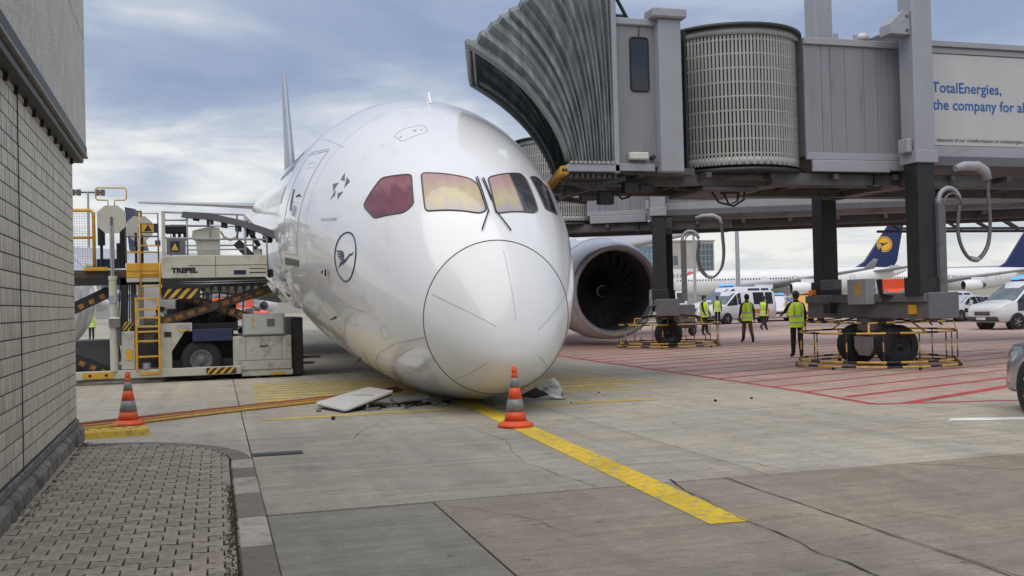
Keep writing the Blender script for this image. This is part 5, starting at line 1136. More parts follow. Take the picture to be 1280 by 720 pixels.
for i in range(7): LP(MB().box((1.0, F0 + .2 + .35 * i, 2.96), (1.1, F0 + .3 + .35 * i, 3.12), 0, .01), 'deck_stop', yel)

# ================================================================== people
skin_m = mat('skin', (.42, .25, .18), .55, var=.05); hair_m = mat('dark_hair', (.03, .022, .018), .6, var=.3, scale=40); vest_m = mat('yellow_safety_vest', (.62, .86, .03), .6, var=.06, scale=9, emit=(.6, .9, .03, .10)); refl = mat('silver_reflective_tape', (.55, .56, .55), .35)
navy_cl = mat('dark_navy_cloth', (.018, .02, .03), .8, var=.2, scale=14); black_cl = mat('black_cloth', (.016, .016, .018), .8, var=.2, scale=14); brown_cl = mat('brown_trouser_cloth', (.14, .075, .045), .8, var=.15, scale=14); shoe_m = mat('black_shoe', (.012, .012, .012), .5); eye_m = mat('dark_eye', (.02, .015, .012), .3); lipm = mat('lip', (.32, .13, .11), .5)
def person(label, loc, rz, stride=0.0, arms=(0.1, -.1), trouser=navy_cl, top=navy_cl, helmet=None, lean=0.0, h=1.78, elbow=.25, vest=True):
    """one skinned figure facing local -Y; stride and arm angles in radians"""
    t = thing('person', label, 'person', (*loc, 0.0), rz, 'airport workers in safety vests')
    J = {}; E = []; rad = {}; tag = {}
    def j(n, p, r, g): J[n] = V(p); rad[n] = r; tag[n] = g
    def e(*c): E.extend(zip(c[:-1], c[1:]))
    j('pelvis', (0, 0, .95), (.150, .11), 'trouser'); j('waist', (0, -lean * .3, 1.10), (.145, .105), 'top'); j('chest', (0, -lean * .7, 1.30), (.170, .12), 'top'); j('upper', (0, -lean, 1.43), (.130, .10), 'top'); j('neck', (0, -lean * 1.1 - .005, 1.52), (.058, .06), 'skin'); j('jaw', (0, -lean * 1.2 - .025, 1.605), (.072, .085), 'skin'); j('skull', (0, -lean * 1.2 - .01, 1.70), (.080, .098), 'skin')
    j('nose', (0, -lean * 1.2 - .118, 1.645), (.012, .014), 'skin')
    e('pelvis', 'waist', 'chest', 'upper', 'neck', 'jaw', 'skull'); e('jaw', 'nose')
    for s, sn in ((-1, 'l'), (1, 'r')):
        a = stride * s; hip = V((s * .095, 0, .90)); kb = .25 + .5 * max(0, -a)
        kn = hip + V((0, -sin(a) * .43 - (.03 if a <= 0 else 0), -cos(a) * .43)); a2 = a - (abs(a) * .9 if a < 0 else .15 * a); an = kn + V((s * .005, -sin(a2) * .41, -cos(a2) * .41)); 
        j('hip' + sn, hip, (.098, .10), 'trouser'); j('knee' + sn, kn, (.078, .08), 'trouser'); j('ankle' + sn, an, (.058, .06), 'shoe'); j('toe' + sn, an + V((s * .03, -.17 * cos(min(0, a2) * .8), -.045 + .17 * sin(min(0, a2) * .8))), (.042, .034), 'shoe')
        e('pelvis', 'hip' + sn, 'knee' + sn, 'ankle' + sn, 'toe' + sn)
        aa = arms[0 if s < 0 else 1]; sh = V((s * .185, -lean, 1.41)); el = sh + V((s * .055, -sin(aa) * .29, -cos(aa) * .29)); a3 = aa + elbow; wr = el + V((s * .01, -sin(a3) * .25, -cos(a3) * .25)); f = (wr - el).normalized(); pm_ = wr + f * .07
        j('sh' + sn, sh, (.066, .07), 'top'); j('el' + sn, el, (.050, .05), 'top'); j('wr' + sn, wr, (.034, .03), 'top'); j('palm' + sn, pm_, (.028, .038), 'skin'); e('upper', 'sh' + sn, 'el' + sn, 'wr' + sn, 'palm' + sn)
        sd = V((0, 1, 0)) - f * f.y; sd.normalize(); ins = f.cross(sd) * (1 if s > 0 else -1)
        for q, (o_, ln) in enumerate(((-.032, .060), (-.011, .075), (.011, .070), (.032, .052))):
            b0 = pm_ + sd * o_ + f * .03; j(f'f{q}' + sn, b0, (.0095, .0095), 'skin'); j(f'g{q}' + sn, b0 + f * ln * .6 + ins * .008, (.009, .009), 'skin'); j(f'h{q}' + sn, b0 + f * ln * .85 + ins * .028, (.008, .008), 'skin'); e('palm' + sn, f'f{q}' + sn, f'g{q}' + sn, f'h{q}' + sn)
        tb = pm_ - sd * .042 - f * .01; j('t0' + sn, tb, (.011, .011), 'skin'); j('t1' + sn, tb - sd * .016 + f * .04 + ins * .012, (.0095, .0095), 'skin'); e('palm' + sn, 't0' + sn, 't1' + sn)
    nm = list(J); ix = {n: i for i, n in enumerate(nm)}
    me = bpy.data.meshes.new('body'); me.from_pydata([tuple(J[n]) for n in nm], [(ix[a], ix[c]) for a, c in E], []); o = bpy.data.objects.new('body', me); COL.objects.link(o)
    o.modifiers.new('skin', 'SKIN'); sv = me.skin_vertices[0].data
    for n in nm: sv[ix[n]].radius = rad[n]
    sv[0].use_root = True
    sb_ = o.modifiers.new('smooth', 'SUBSURF'); sb_.levels = sb_.render_levels = 1
    dg = bpy.context.evaluated_depsgraph_get(); dg.update(); m2 = bpy.data.meshes.new_from_object(o.evaluated_get(dg)); bpy.data.objects.remove(o); bpy.data.meshes.remove(me)
    m2.name = 'body'; m2.materials.clear(); order = {'trouser': 0, 'top': 1, 'skin': 2, 'shoe': 3}
    for m_ in (trouser, top, skin_m, shoe_m): m2.materials.append(m_)
    segs = [(J[a], J[c], a, c) for a, c in E]; mi = []
    for p in m2.polygons:
        c = p.center; best = (9, None)
        for a, q, na, nq in segs:
            d = q - a; s_ = max(0, min(1, (c - a).dot(d) / d.length_squared)); dist = (c - a - d * s_).length - (rad[na][0] * (1 - s_) + rad[nq][0] * s_)
            if dist < best[0]: best = (dist, tag[na] if s_ < .55 else tag[nq])
        mi.append(order[best[1]])
    m2.polygons.foreach_set('material_index', mi); m2.polygons.foreach_set('use_smooth', [True] * len(m2.polygons)); m2.update()
    low = min(v.co.z for v in m2.vertices); zo = -low; k = h / 1.80
    body = obj('body', m2, t, (0, 0, zo * k)); body.scale = (k, k, k)
    hd = J['skull'] + V((0, 0, -.02)); fb = MB()
    for s in (-1, 1): fb.lathe([(0, -.010), (.008, -.006), (.010, 0), (.008, .006), (0, .010)], hd + V((s * .032, -.088, -.012)), (0, 1, 0), 8, 0); fb.lathe([(0, -.012), (.016, -.006), (.018, .004), (0, .012)], hd + V((s * .083, .005, -.03)), (1, 0, 0), 10, 2)
    fb.obox(hd + V((0, -.088, -.082)), (.022, .008, .005), None, 1, .003); fb.build('face', [eye_m, lipm, skin_m], body)
    el_ = lambda c, rx, ry, rz_, z0, n=16, m=8: [[(c.x + rx * cos(a) * cos(2 * pi * i / n), c.y + ry * cos(a) * sin(2 * pi * i / n), c.z + rz_ * sin(a)) for i in range(n)] for a in [z0 + (pi / 2 - .02 - z0) * q / m for q in range(m + 1)]]
    if helmet:
        MB().loft(el_(hd + V((0, .005, .01)), .115, .138, .135, -.05)).loft([[(hd.x + r * .84 * cos(2 * pi * i / 20), hd.y + r * sin(2 * pi * i / 20) - .01, hd.z + z) for i in range(20)] for r, z in ((.14, .0), (.165, -.004), (.165, .008), (.14, .016))]).build('helmet', helmet, body)
    else: MB().loft(el_(hd + V((0, .012, .012)), .094, .112, .112, -.12)).loft(el_(hd + V((0, .030, -.02)), .088, .095, .11, -.75)).build('hair', hair_m, body)
    if vest:
        rg = []; n = 20
        for z, rx, ry in ((.80, .205, .165), (.92, .205, .162), (1.08, .198, .150), (1.22, .200, .155), (1.34, .205, .160), (1.43, .185, .140), (1.485, .115, .105)):
            yo = -lean * max(0, (z - .95) / .5); rg.append([(rx * cos(2 * pi * i / n), yo + ry * sin(2 * pi * i / n) * (1 + .06 * sin(i * 2.4 + z * 9)), z) for i in range(n)])
        v_ = MB().loft(rg, cap0=False, cap1=False).build('safety_vest', vest_m, body)
        for z in (.93, 1.10): 
            q = MB(); q.loft([[(rx * cos(2 * pi * i / n), -lean * max(0, (z - .95) / .5) + ry * sin(2 * pi * i / n) * 1.03, z + dz) for i in range(n)] for rx, ry, dz in ((.2085, .166, -.025), (.2085, .166, .025))], cap0=False, cap1=False); q.build('reflective_stripe', refl, v_)
        for s in (-1, 1): MB().tube([(s * .10, .16 - lean * .8, 1.12), (s * .105, .165 - lean, 1.34), (s * .10, .12 - lean, 1.46), (s * .09, -.02 - lean, 1.50), (s * .10, -.14 - lean, 1.42), (s * .10, -.165 - lean * .8, 1.12)], .018, 6).build('reflective_stripe', refl, v_)
    return t
def face(d): return d      # rz: 0 faces the camera side (-Y)
person('worker seen from behind walking away in brown trousers and yellow vest', (18.63, 32.68), R(170), .28, (-.2, .2), brown_cl, black_cl)
person('striding worker in dark clothes and yellow vest just beyond the man in brown trousers', (25.9, 43.8), R(118), .48, (-.45, .5), black_cl, black_cl)
person('worker in yellow vest standing by the open side of the white van', (29.6, 55.5), R(150), .05, (.1, .2), black_cl, black_cl)
person('worker in open yellow vest standing behind the far wheel guard by the grey box', (21.0, 40.6), R(30), .08, (.3, .15), black_cl, black_cl)
person('worker in yellow vest standing behind the near wheel guard with arm out', (15.0, 23.7), R(165), .06, (-.1, .9), black_cl, black_cl, elbow=.35, lean=.02)
person('worker in yellow vest standing far off on the apron left of the cargo loader column', (-7.5, 67.5), R(200), .04, (.1, .1), navy_cl, vest_m)
person('worker in yellow vest half hidden behind the ladder and column of the cargo loader', (-2.35, 44.5), R(170), .1, (.1, .3), black_cl, black_cl)
person('firefighter in yellow helmet and dark jacket walking beside the parked white car', (35.0, 42.6), R(75), .35, (.3, -.3), black_cl, black_cl, helmet=mat('helmet_yellow', (.72, .70, .10), .35))

# ================================================================== vehicles
car_white = mat('white_car_paint', (.74, .74, .75), .28, var=.02, coat=.6); car_silver = mat('silver_car_paint', (.36, .39, .42), .28, .5, var=.03, coat=.8); car_yel = mat('yellow_car_paint', (.72, .40, .02), .3, var=.03, coat=.5); car_red = mat('red_orange_car_paint', (.75, .09, .03), .3, var=.04, coat=.5); car_navy = mat('dark_blue_car_paint', (.02, .03, .07), .3, coat=.5)
plast = mat('dark_grey_plastic', (.05, .05, .055), .6); lampg = mat('headlamp_glass', (.62, .64, .66), .12, spec=.9); blue_lt = mat('blue_lamp', (.02, .12, .8), .2, emit=(.05, .25, 1, 2.2)); tail_m = mat('red_tail_lamp', (.5, .02, .02), .2); plate_m = mat('number_plate', (.7, .7, .68), .5); glassc = mat('car_glass', (.035, .045, .05), .05, var=.2, spec=.9); windm = mat('windscreen_glass', (.14, .17, .18), .05, var=.35, scale=1.5, spec=.9); alloy = mat('alloy_rim', (.38, .38, .39), .35, .6)
FORMS = {   # stations: y, z bottom, z waist, z roof, half width low, half width roof
 'van': (5.3, [(0, .42, .62, .80, .72, .66), (.06, .34, .80, .95, .88, .80), (.30, .30, 1.00, 1.08, .95, .86), (.95, .30, 1.12, 1.20, .97, .86), (1.15, .30, 1.14, 1.30, .97, .84), (1.95, .30, 1.16, 1.98, .97, .78), (2.25, .30, 1.16, 2.04, .97, .79), (5.1, .30, 1.16, 2.04, .97, .79), (5.28, .36, 1.14, 1.96, .94, .77), (5.3, .45, 1.1, 1.7, .92, .76)], .98, 4.15, .34, (3, 5), ((5, 6, 0), (6, 7, .36), (6, 7, .74))),
 'car': (4.5, [(0, .36, .50, .58, .62, .56), (.08, .22, .62, .70, .80, .70), (.35, .20, .76, .80, .88, .76), (1.15, .19, .90, .94, .90, .76), (1.30, .19, .91, 1.0, .90, .72), (2.05, .19, .93, 1.40, .90, .62), (2.6, .19, .94, 1.45, .90, .62), (3.4, .19, .96, 1.40, .90, .61), (4.1, .22, .98, 1.04, .88, .70), (4.45, .30, .92, .98, .82, .72), (4.5, .4, .8, .86, .78, .7)], .92, 3.55, .32, (4, 5), ((5, 6, 0), (6, 7, 0), (5, 5, 0))),
 'estate': (4.7, [(0, .36, .56, .64, .66, .60), (.08, .22, .66, .78, .84, .74), (.35, .20, .84, .92, .91, .80), (1.15, .19, .98, 1.04, .93, .80), (1.30, .19, .99, 1.10, .93, .77), (1.95, .19, 1.01, 1.60, .93, .68), (2.5, .19, 1.01, 1.68, .93, .68), (4.0, .19, 1.01, 1.66, .93, .68), (4.55, .24, 1.0, 1.30, .91, .72), (4.7, .35, .95, 1.05, .88, .75)], .95, 3.65, .35, (4, 5), ((5, 6, 0), (6, 7, 0), (6, 7, .5)))}
def vehicle(name, label, cat, form, paint, loc, rz, group=None, bar=None, extra=None, scale=1.0, bumper=None):
    """body lofted through stations from the front (y = 0) to the rear; faces local -Y"""
    L_, st, wf, wr, wrad, ws, side = FORMS[form]
    t = thing(name, label, cat, (*loc, 0), rz, group); t.scale = (scale,) * 3; yo = -L_ / 2
    def ring(s):
        y, zb, zw, zr, w, wr_ = s; y += yo; crown = .03
        half = [(w * .80, zb), (w * .97, zb + .10), (w * 1.0, (zb + zw) / 2), (w * .985, zw - .04), (w * .965, zw), (wr_ + .02, zr - .05), (wr_ - .05, zr + .0), (wr_ * .5, zr + crown)]
        if zr - zw < .2: half[4] = (w * .95, zw - .005); half[5] = (wr_ + .06, zr - .015)
        return [V((x, y, z)) for x, z in half] + [V((-x, y, z)) for x, z in half[::-1]]
    rg = [ring(s) for s in st]; body = MB().loft(rg, sm=True).build('body', paint, t, fix=True); n = len(rg[0])
    def panel(nm, a, b2, c, d, m_, par, ins=.06, off=.008):
        a, b2, c, d = [V(x) for x in (a, b2, c, d)]; cc = (a + b2 + c + d) / 4; nn = (b2 - a).cross(d - a).normalized()
        if nn.dot(cc - V((0, cc.y, .7))) < 0: nn = -nn
        poly = rounded([p + (cc - p).normalized() * ins for p in (a, b2, c, d)], .05, 3); k = len(poly); return MB().add([p + nn * off for p in poly] + [p - nn * .01 for p in poly], [tuple(range(k)), tuple(range(k, 2 * k))[::-1]] + [(i, k + i, k + (i + 1) % k, (i + 1) % k) for i in range(k)]).build(nm, m_, par, fix=True)
    a, c = rg[ws[0]], rg[ws[1]]; panel('windscreen', a[6], a[-7], c[-7], c[6], windm, body, .04)
    for sd in (0, 1):
        q = (lambda r, i: r[i] if sd == 0 else r[n - 1 - i])
        A, B2 = rg[ws[0]], rg[ws[1]]; panel('side_window', q(A, 4), q(B2, 4), q(B2, 5), q(A, 5).lerp(q(A, 4), .3), glassc, body, .05)
        for i0, i1, fr_ in side:
            if i0 == i1: continue
            P0, P1 = rg[i0], rg[i1]
            if (form == 'van' or form == 'estate') and i0 == 6:
                f0, f1 = ((.02, .34) if fr_ == 0 else (fr_, fr_ + (.36 if form == 'van' and fr_ < .5 else .24 if form == 'van' else .48))) if form == 'van' else ((.02, .46) if fr_ == 0 else (.5, .95))
                panel('side_window', q(P0, 4).lerp(q(P1, 4), f0), q(P0, 4).lerp(q(P1, 4), f1), q(P0, 5).lerp(q(P1, 5), f1), q(P0, 5).lerp(q(P1, 5), f0), glassc, body, .05)
            else: panel('side_window', q(P0, 4), q(P1, 4), q(P1, 5), q(P0, 5), glassc, body, .04)
        s = 1 if sd == 0 else -1; w = st[4][4]
        m_ = MB().obox((s * (w + .13), yo + st[ws[0]][0] + .35, st[4][2] + .16), (.09, .05, .11), None, 0, .03).bar((s * (w - .05), yo + st[ws[0]][0] + .35, st[4][2] + .06), (s * (w + .1), yo + st[ws[0]][0] + .35, st[4][2] + .1), .05).build('mirror', plast if form == 'van' else paint, t)
        f0, f1 = rg[1], rg[2]; panel('headlight', q(f0, 3).lerp(q(f0, 4), .4) + V((-s * .30, -.005, .02)), q(f0, 3) + V((-s * .02, .02, .02)), q(f1, 4) + V((0, .06, -.03)), q(f1, 5).lerp(q(f0, 5), .6) + V((-s * .05, 0, 0)), lampg, body, .015, .012)
        MB().obox((s * st[-2][4] * .88, yo + L_ - .03, st[-2][2] - .05), (.09, .03, .16), None, 0, .02).build('tail_light', tail_m, body)
        for y in (wf, wr):
            x = s * (st[3][4] - .12)
            MB().cyl((s * (st[3][4] + .004), yo + y, wrad * .98), (s * (st[3][4] - .30), yo + y, wrad * .98), wrad * 1.14, n=28).build('wheel_arch', black_m, body)
            w_ = MB().lathe([(wrad * .64, .11), (wrad * .92, .125), (wrad, .08), (wrad, -.08), (wrad * .92, -.11), (wrad * .5, -.11)], (x + s * .02, yo + y, wrad), (s, 0, 0), 28).build('wheel', rubber, t, fix=True)
            MB().lathe([(wrad * .66, .115), (wrad * .60, .09), (wrad * .5, .06), (0, .05)], (x + s * .02, yo + y, wrad), (s, 0, 0), 24).build('rim', black_m, w_)
            for k in range(5):
                a_ = 2 * pi * k / 5; d = V((0, cos(a_), sin(a_))); o_ = V((x + s * .115, yo + y, wrad)); MB().bar(o_ + d * wrad * .10, o_ + d * wrad * .60, .05, .025).build('rim_spoke', alloy, w_)
            MB().cyl((x + s * .09, yo + y, wrad), (x + s * .13, yo + y, wrad), wrad * .15, n=10).build('rim_hub', alloy, w_)
        for y in (2.05, 3.15): 
            if y < L_ - .8: MB().box((s * (st[5][4] * .994) - .004, yo + y, .38), (s * (st[5][4] * .994) + .004, yo + y + .012, st[5][2] - .05)).build('door_gap', line_m, body)
        MB().obox((s * (st[5][4] + .012), yo + 2.85 if form != 'van' else yo + 2.0, st[5][2] - .14), (.012, .09, .018), None, 0, .006).build('door_handle', paint, body)
    z1 = st[1][2]; w = st[1][4]; y_ = yo + .015
    MB().obox((0, y_ + .02, z1 - .10), (w * .52, .05, .10 if form != 'car' else .07), None, 0, .03).build('grille', plast, body); MB().obox((0, y_ - .033, z1 - .08), (w * .46, .006, .010), None, 0).build('grille_bar', alloy, body)
    MB().obox((0, y_ + .03, st[1][1] + .12), (w * .96, .10, .11), None, 0, .05).build('bumper', bumper or (plast if form == 'van' else paint), t)
    MB().obox((0, y_ - .082, st[1][1] + .14), (.26, .008, .055), None, 0, .003).build('number_plate', plate_m, t)
    if bar:
        zr = st[6][3] + .02; yb_ = yo + st[6][0] + .05; b0 = MB().obox((0, yb_, zr + .04), (.58, .10, .03), None, 0, .01).build('light_bar', plast, t)
        for s in (-1, 1): MB().obox((s * .36, yb_, zr + .125), (.21, .11, .06), None, 0, .03).build('lamp', blue_lt if bar == 'blue' else orange_l, b0)
        MB().obox((0, yb_, zr + .115), (.12, .10, .05), None, 0, .02).build('lamp', lampg, b0)
    if extra: extra(t, body, yo, st)
    return t
def side_band(m_, z0, z1, y0, y1, nm='side_stripe'):
    def f(t, body, yo, st):
        w = st[5][4]
        for s in (-1, 1): MB().box((s * w * 1.0 - .006, yo + y0, z0), (s * w * 1.0 + .006, yo + y1, z1), 0, .004).build(nm, m_, body)
    return f
gv = 'vehicles parked beyond the bridges'
vehicle('police_van', 'white and dark police van with blue roof lamps at the right edge', 'van', 'van', car_white, (34.2, 35.6), R(-88), gv, 'blue', side_band(car_navy, .78, 1.14, 1.0, 5.0))
vehicle('white_van', 'white van parked behind with a long row of side windows beside the jet engine end', 'van', 'van', car_white, (36.6, 66.5), R(-78), gv, 'blue', scale=1.18)
vehicle('white_van', 'white van with a red and yellow side stripe behind the standing workers', 'van', 'van', car_white, (32.0, 57.5), R(-75), gv, None, side_band(mat('red_yellow_stripe', (.7, .2, .05), .5), .62, .9, 2.6, 4.6))
vehicle('police_car', 'white patrol car with blue roof lamps facing the camera beside the white van', 'car', 'estate', car_white, (37.0, 61.0), R(-28), gv, 'blue', side_band(car_navy, .55, .8, .9, 4.2))
vehicle('yellow_car', 'yellow service car with an orange roof lamp behind the near bridge wheels', 'car', 'estate', car_yel, (36.9, 57.5), R(-20), gv, 'orange')
vehicle('white_car', 'white saloon car with a dark side stripe parked left of the police van', 'car', 'car', car_white, (40.8, 47.5), R(-75), gv, None, side_band(car_navy, .5, .74, 1.2, 3.6))
vehicle('dark_window_estate', 'white estate car parked behind the white saloon beside the bridge column', 'car', 'estate', car_white, (45.5, 54.5), R(-80), gv)
vehicle('silver_car', 'silver car cut off by the right edge near the red hatching', 'car', 'estate', car_silver, (10.80, 9.17), R(162.5), None)
vehicle('patrol_estate', 'white patrol estate with blue roof lamps parked right of the white striped van', 'car', 'estate', car_white, (41.5, 72.0), R(-60), gv, 'blue', side_band(car_navy, .55, .8, .9, 4.2))
vehicle('dark_car', 'dark blue car parked between the yellow service car and the patrol car', 'car', 'estate', car_navy, (44.0, 74.0), R(-20), gv)
vehicle('white_minibus', 'tall white minibus far behind the bridge hose loop at the engine edge', 'van', 'van', car_white, (33.5, 74.0), R(-82), gv, None, scale=1.1)
def box_body(col2):
    def f(t, body, yo, st):
        MB().box((-1.05, yo + 2.0, .75), (1.05, yo + 6.4, 2.75), 0, .04).build('box_body', col2, t); MB().box((-1.06, yo + 2.2, 1.35), (1.06, yo + 5.0, 1.55)).build('side_stripe', white_air, t); MB().box((-1.07, yo + 2.6, 1.8), (1.07, yo + 3.4, 2.35), 0, .02).build('shutter', alloy, t)
    return f
vehicle('ambulance', 'long red and orange box ambulance behind the near bridge wheel beam', 'ambulance', 'van', car_red, (48.2, 62.5), R(-55), gv, 'blue', box_body(car_red))
vehicle('rescue_van', 'pale rescue van with a pink stripe and bright blue lamps behind the police van', 'van', 'van', car_white, (45.0, 46.5), R(-60), gv, 'blue', side_band(car_red, .8, 1.05, .4, 5.0), scale=1.12)
vehicle('fire_engine', 'red fire engine far beyond the cargo loader scissor arms', 'fire engine', 'van', car_red, (4.3, 150.0), R(80), gv, 'blue', box_body(car_red), scale=1.25)
# service cart by the far bridge wheels
ct = thing('equipment_cart', 'dark grey boxy equipment cart behind the wheel guard of the second bridge', 'cart', (19.6, 40.6, 0), R(25))
MB().box((-.7, -.55, .45), (.7, .55, 1.4), 0, .04).build('housing', grey_dk, ct); MB().box((-.75, -.58, .36), (.75, .58, .45)).build('chassis', black_m, ct)
for x in (-.5, .5):
    for y in (-.5, .5): MB().lathe([(0, -.08), (.2, -.08), (.24, 0), (.2, .08), (0, .08)], (x, y, .24), (0, 1, 0), 18).build('wheel', rubber, ct)

# ================================================================== aircraft parked in the distance
yel_logo = mat('gold_disc', (.85, .47, .03), .45); bgwhite = mat('distant_white_paint', (.78, .78, .79), .3, var=.03, scale=.3); bggrey = mat('distant_grey_paint', (.33, .34, .36), .45, var=.06)
def parked_airliner(label, loc, rz, tail, roundel=True, R_=2.82, L_=60, k=1.0):
    """nose along local -X, tail along +X"""
    t = thing('parked_airliner', label, 'airliner', (*loc, 0), rz, 'airliners parked in the distance'); t.scale = (k, k, k)
    zc_ = 5.0; rg = []
    for x, r, z in ((-30, .05, -.9), (-29.6, .7, -.75), (-28.6, 1.35, -.5), (-27, 2.0, -.25), (-25, 2.5, -.08), (-22.5, R_, 0), (14, R_, 0), (18, 2.6, .2), (22, 2.1, .65), (26, 1.35, 1.25), (29, .7, 1.7), (30.5, .22, 1.9)):
        rg.append([(x, r * cos(2 * pi * i / 28), zc_ + z + r * sin(2 * pi * i / 28)) for i in range(28)])
    f = MB().loft(rg).build('fuselage', bgwhite, t, fix=True)
    for s in (-1, 1):
        b = MB()
        for i in range(62):
            x = -24 + .62 * i
            if -3.2 < x < -1.6 or 4.0 < x < 5: continue
            b.box((x - .13, s * R_ * .985 - .03, zc_ + .45), (x + .13, s * R_ * .985 + .03, zc_ + .80))
        b.build('cabin_windows', glass_dk, f, kind='stuff')
        for x in (-22.8, -2.4, 4.5, 17.2): MB().tube([(x - .5, s * (R_ * .995), zc_ - .6), (x - .5, s * (R_ * .965), zc_ + 1.0), (x + .5, s * R_ * .965, zc_ + 1.0), (x + .5, s * R_ * .995, zc_ - .6)], .04, 4, True).build('door_outline', lineg_m, f)
    fin_ = [[(xl + u * c, v * c * .05, z) for u, v in ((0, 0), (.05, .6), (.3, 1), (.7, .6), (1, 0), (.7, -.6), (.3, -1), (.05, -.6))] for z, xl, c in ((7.3, 18.2, 9.3), (9.0, 20.9, 7.6), (16.8, 26.4, 3.7))]
    fo = MB().loft(fin_, sm=False).build('tail_fin', tail, t, fix=True)
    if roundel:
        for s in (-1, 1):
            d = MB().cyl((25.6, s * .16, 12.7), (25.6, s * .30, 12.7), 1.75, n=28).build('gold_roundel', yel_logo, fo)
            MB().lathe([(1.45, 0), (1.56, 0), (1.56, .02), (1.45, .02)], (25.6, s * .30, 12.7), (0, s, 0), 28, closed=True).build('roundel_ring', navy, d)
            for P in ([(-1.15, .30), (-.35, .05), (.10, .22), (.95, .52), (.45, .10), (.0, -.14), (-.5, -.34), (-1.0, -.55), (-.55, -.12)], [(-1.2, .34), (-.3, .28), (-.15, .0), (-.5, .08)]): MB().prism(P, lambda u, v, dd: (25.6 + u * 1.05, dd, 12.7 + v * 1.05), s * .302, s * .33).build('crane_emblem', navy, d, fix=True)
    for s in (-1, 1):
        af = ((0, 0), (.05, .35), (.3, .6), (.7, .3), (1, 0), (.7, -.25), (.3, -.45), (.05, -.3))
        MB().loft([[(xl + u * c, s * y, z + v * c * .16) for u, v in af] for y, xl, c, z in ((2.0, -8.5, 11, 3.7), (10, -2.2, 6.2, 4.6), (28, 9.5, 2.2, 6.6), (29.2, 11, 1.0, 8.4))]).build('wing', bggrey, t, fix=True)
        MB().loft([[(xl + u * c, s * y, z + v * c * .12) for u, v in af] for y, xl, c, z in ((.6, 21.5, 5.4, 6.6), (9.6, 27.5, 2.0, 7.6))]).build('tailplane', bggrey, t, fix=True)
        for y, x in ((9.3, -6.6), (18.6, .2)):
            z_ = 2.35 if y < 12 else 3.2
            e_ = MB().lathe([(1.02, -1.9), (1.12, -1.8), (1.28, -.9), (1.28, .6), (1.05, 2.2), (.75, 2.6)], (x, s * y, z_), (1, 0, 0), 24).build('engine', bgwhite, t); MB().lathe([(1.02, -1.9), (.9, -1.6), (.9, -.8), (0, -.8)], (x, s * y, z_), (1, 0, 0), 24).build('engine_inlet', black_m, e_); MB().lathe([(.75, 2.6), (.45, 3.6), (0, 3.7)], (x, s * y, z_), (1, 0, 0), 18).build('exhaust_cone', dark_m, e_); MB().box((x + .2, s * y - .15, z_ + 1.0), (x + 4, s * y + .15, z_ + 1.9)).build('pylon', bgwhite, e_)
        g_ = MB().cyl((2, s * 5.2, 1), (2, s * 5.2, 3.6), .22, n=8).build('landing_gear', steel, t)
        for dx in (-.8, .8): MB().cyl((2 + dx, s * 5.2 - .6, .65), (2 + dx, s * 5.2 + .6, .65), .65, n=16).build('wheel', rubber, g_)
    g_ = MB().cyl((-23, 0, .6), (-23, 0, 2.8), .16, n=8).build('landing_gear', steel, t); MB().cyl((-23, -.4, .5), (-23, .4, .5), .5, n=14).build('wheel', rubber, g_)
    MB().lathe([(0, 0), (.5, .4), (.75, 1.6), (.5, 3.4), (.1, 4)], (25.5, 0, 7.1), (1, 0, .1), 16).build('tail_cone_fairing', bggrey, f)
    return t
parked_airliner('white airliner with a navy tail and gold roundel seen between the bridge columns', (118.0, 196.0), R(-14), navy)
parked_airliner('white airliner with a plain navy tail cut by the right edge behind the police van', (174.0, 214.0), R(-10), navy, False)
parked_airliner('white airliner with a navy tail far left behind the loader guard rails', (-2.0, 181.0), R(250), navy, True)

# ================================================================== buildings, masts and far skyline
beige = mat('beige_cladding', (.42, .40, .36), .7, var=.08, scale=.4); blueg = mat('blue_glass_facade', (.10, .20, .26), .12, var=.35, scale=.5, spec=.8); teal = mat('teal_glass', (.06, .10, .13), .1, var=.3, scale=.6, spec=.8); concb = mat('pale_concrete', (.36, .36, .36), .75, var=.08, scale=.3); mull = mat('pale_mullion', (.45, .46, .47), .5)
def facade(par, x0, x1, z0, z1, y, nx, nz, gm, gap=.18):
    w = (x1 - x0) / nx; h = (z1 - z0) / nz; me = MB().box((gap / 2, -.05, gap / 2), (w - gap / 2, .05, h - gap / 2)).mesh('window', gm)
    for i in range(nx):
        for k in range(nz): obj('window', me, par, (x0 + w * i, y, z0 + h * k))
tb = thing('glass_terminal', 'blue glass terminal hall rising behind the jet engine', 'building', (88, 201, 0))
MB().box((-12, 0, 0), (4.6, 14, 13.4)).build('hall', mull, tb); facade(tb, -12, 4.6, 7.0, 13.2, -.03, 16, 4, blueg); MB().box((-12.2, -.3, 13.4), (4.8, 14.2, 13.9)).build('roof', concb, tb); MB().box((-4, 3, 13.9), (-1, 6, 15)).build('roof_plant', concb, tb)
tw = thing('terminal_tower', 'beige terminal block with dark corner windows behind the bridge hose loop', 'building', (100.5, 199, 0))
MB().box((-6.0, 0, 0), (5.2, 12, 14.2)).build('block', beige, tw); facade(tw, 1.2, 5.0, 7.2, 13.8, -.03, 4, 5, teal); facade(tw, -5.6, -3.6, 9.0, 11.2, -.03, 2, 1, teal); MB().box((-6.2, -.2, 14.2), (5.4, 12.2, 14.5)).build('roof', concb, tw); MB().box((5.2, .2, 7.2), (5.25, 11, 13.8)).build('side_glazing', teal, tw); MB().box((-3.4, -.12, 0), (5.3, -.02, 6.6)).build('lower_wall', concb, tw)
bbd = thing('billboard', 'white billboard with a red round mark low on the beige terminal block', 'billboard', (97.6, 198.6, 0)); MB().box((-3.0, -.1, 5.2), (3.6, .1, 8.2), 0, .03).build('board', bgwhite, bbd)
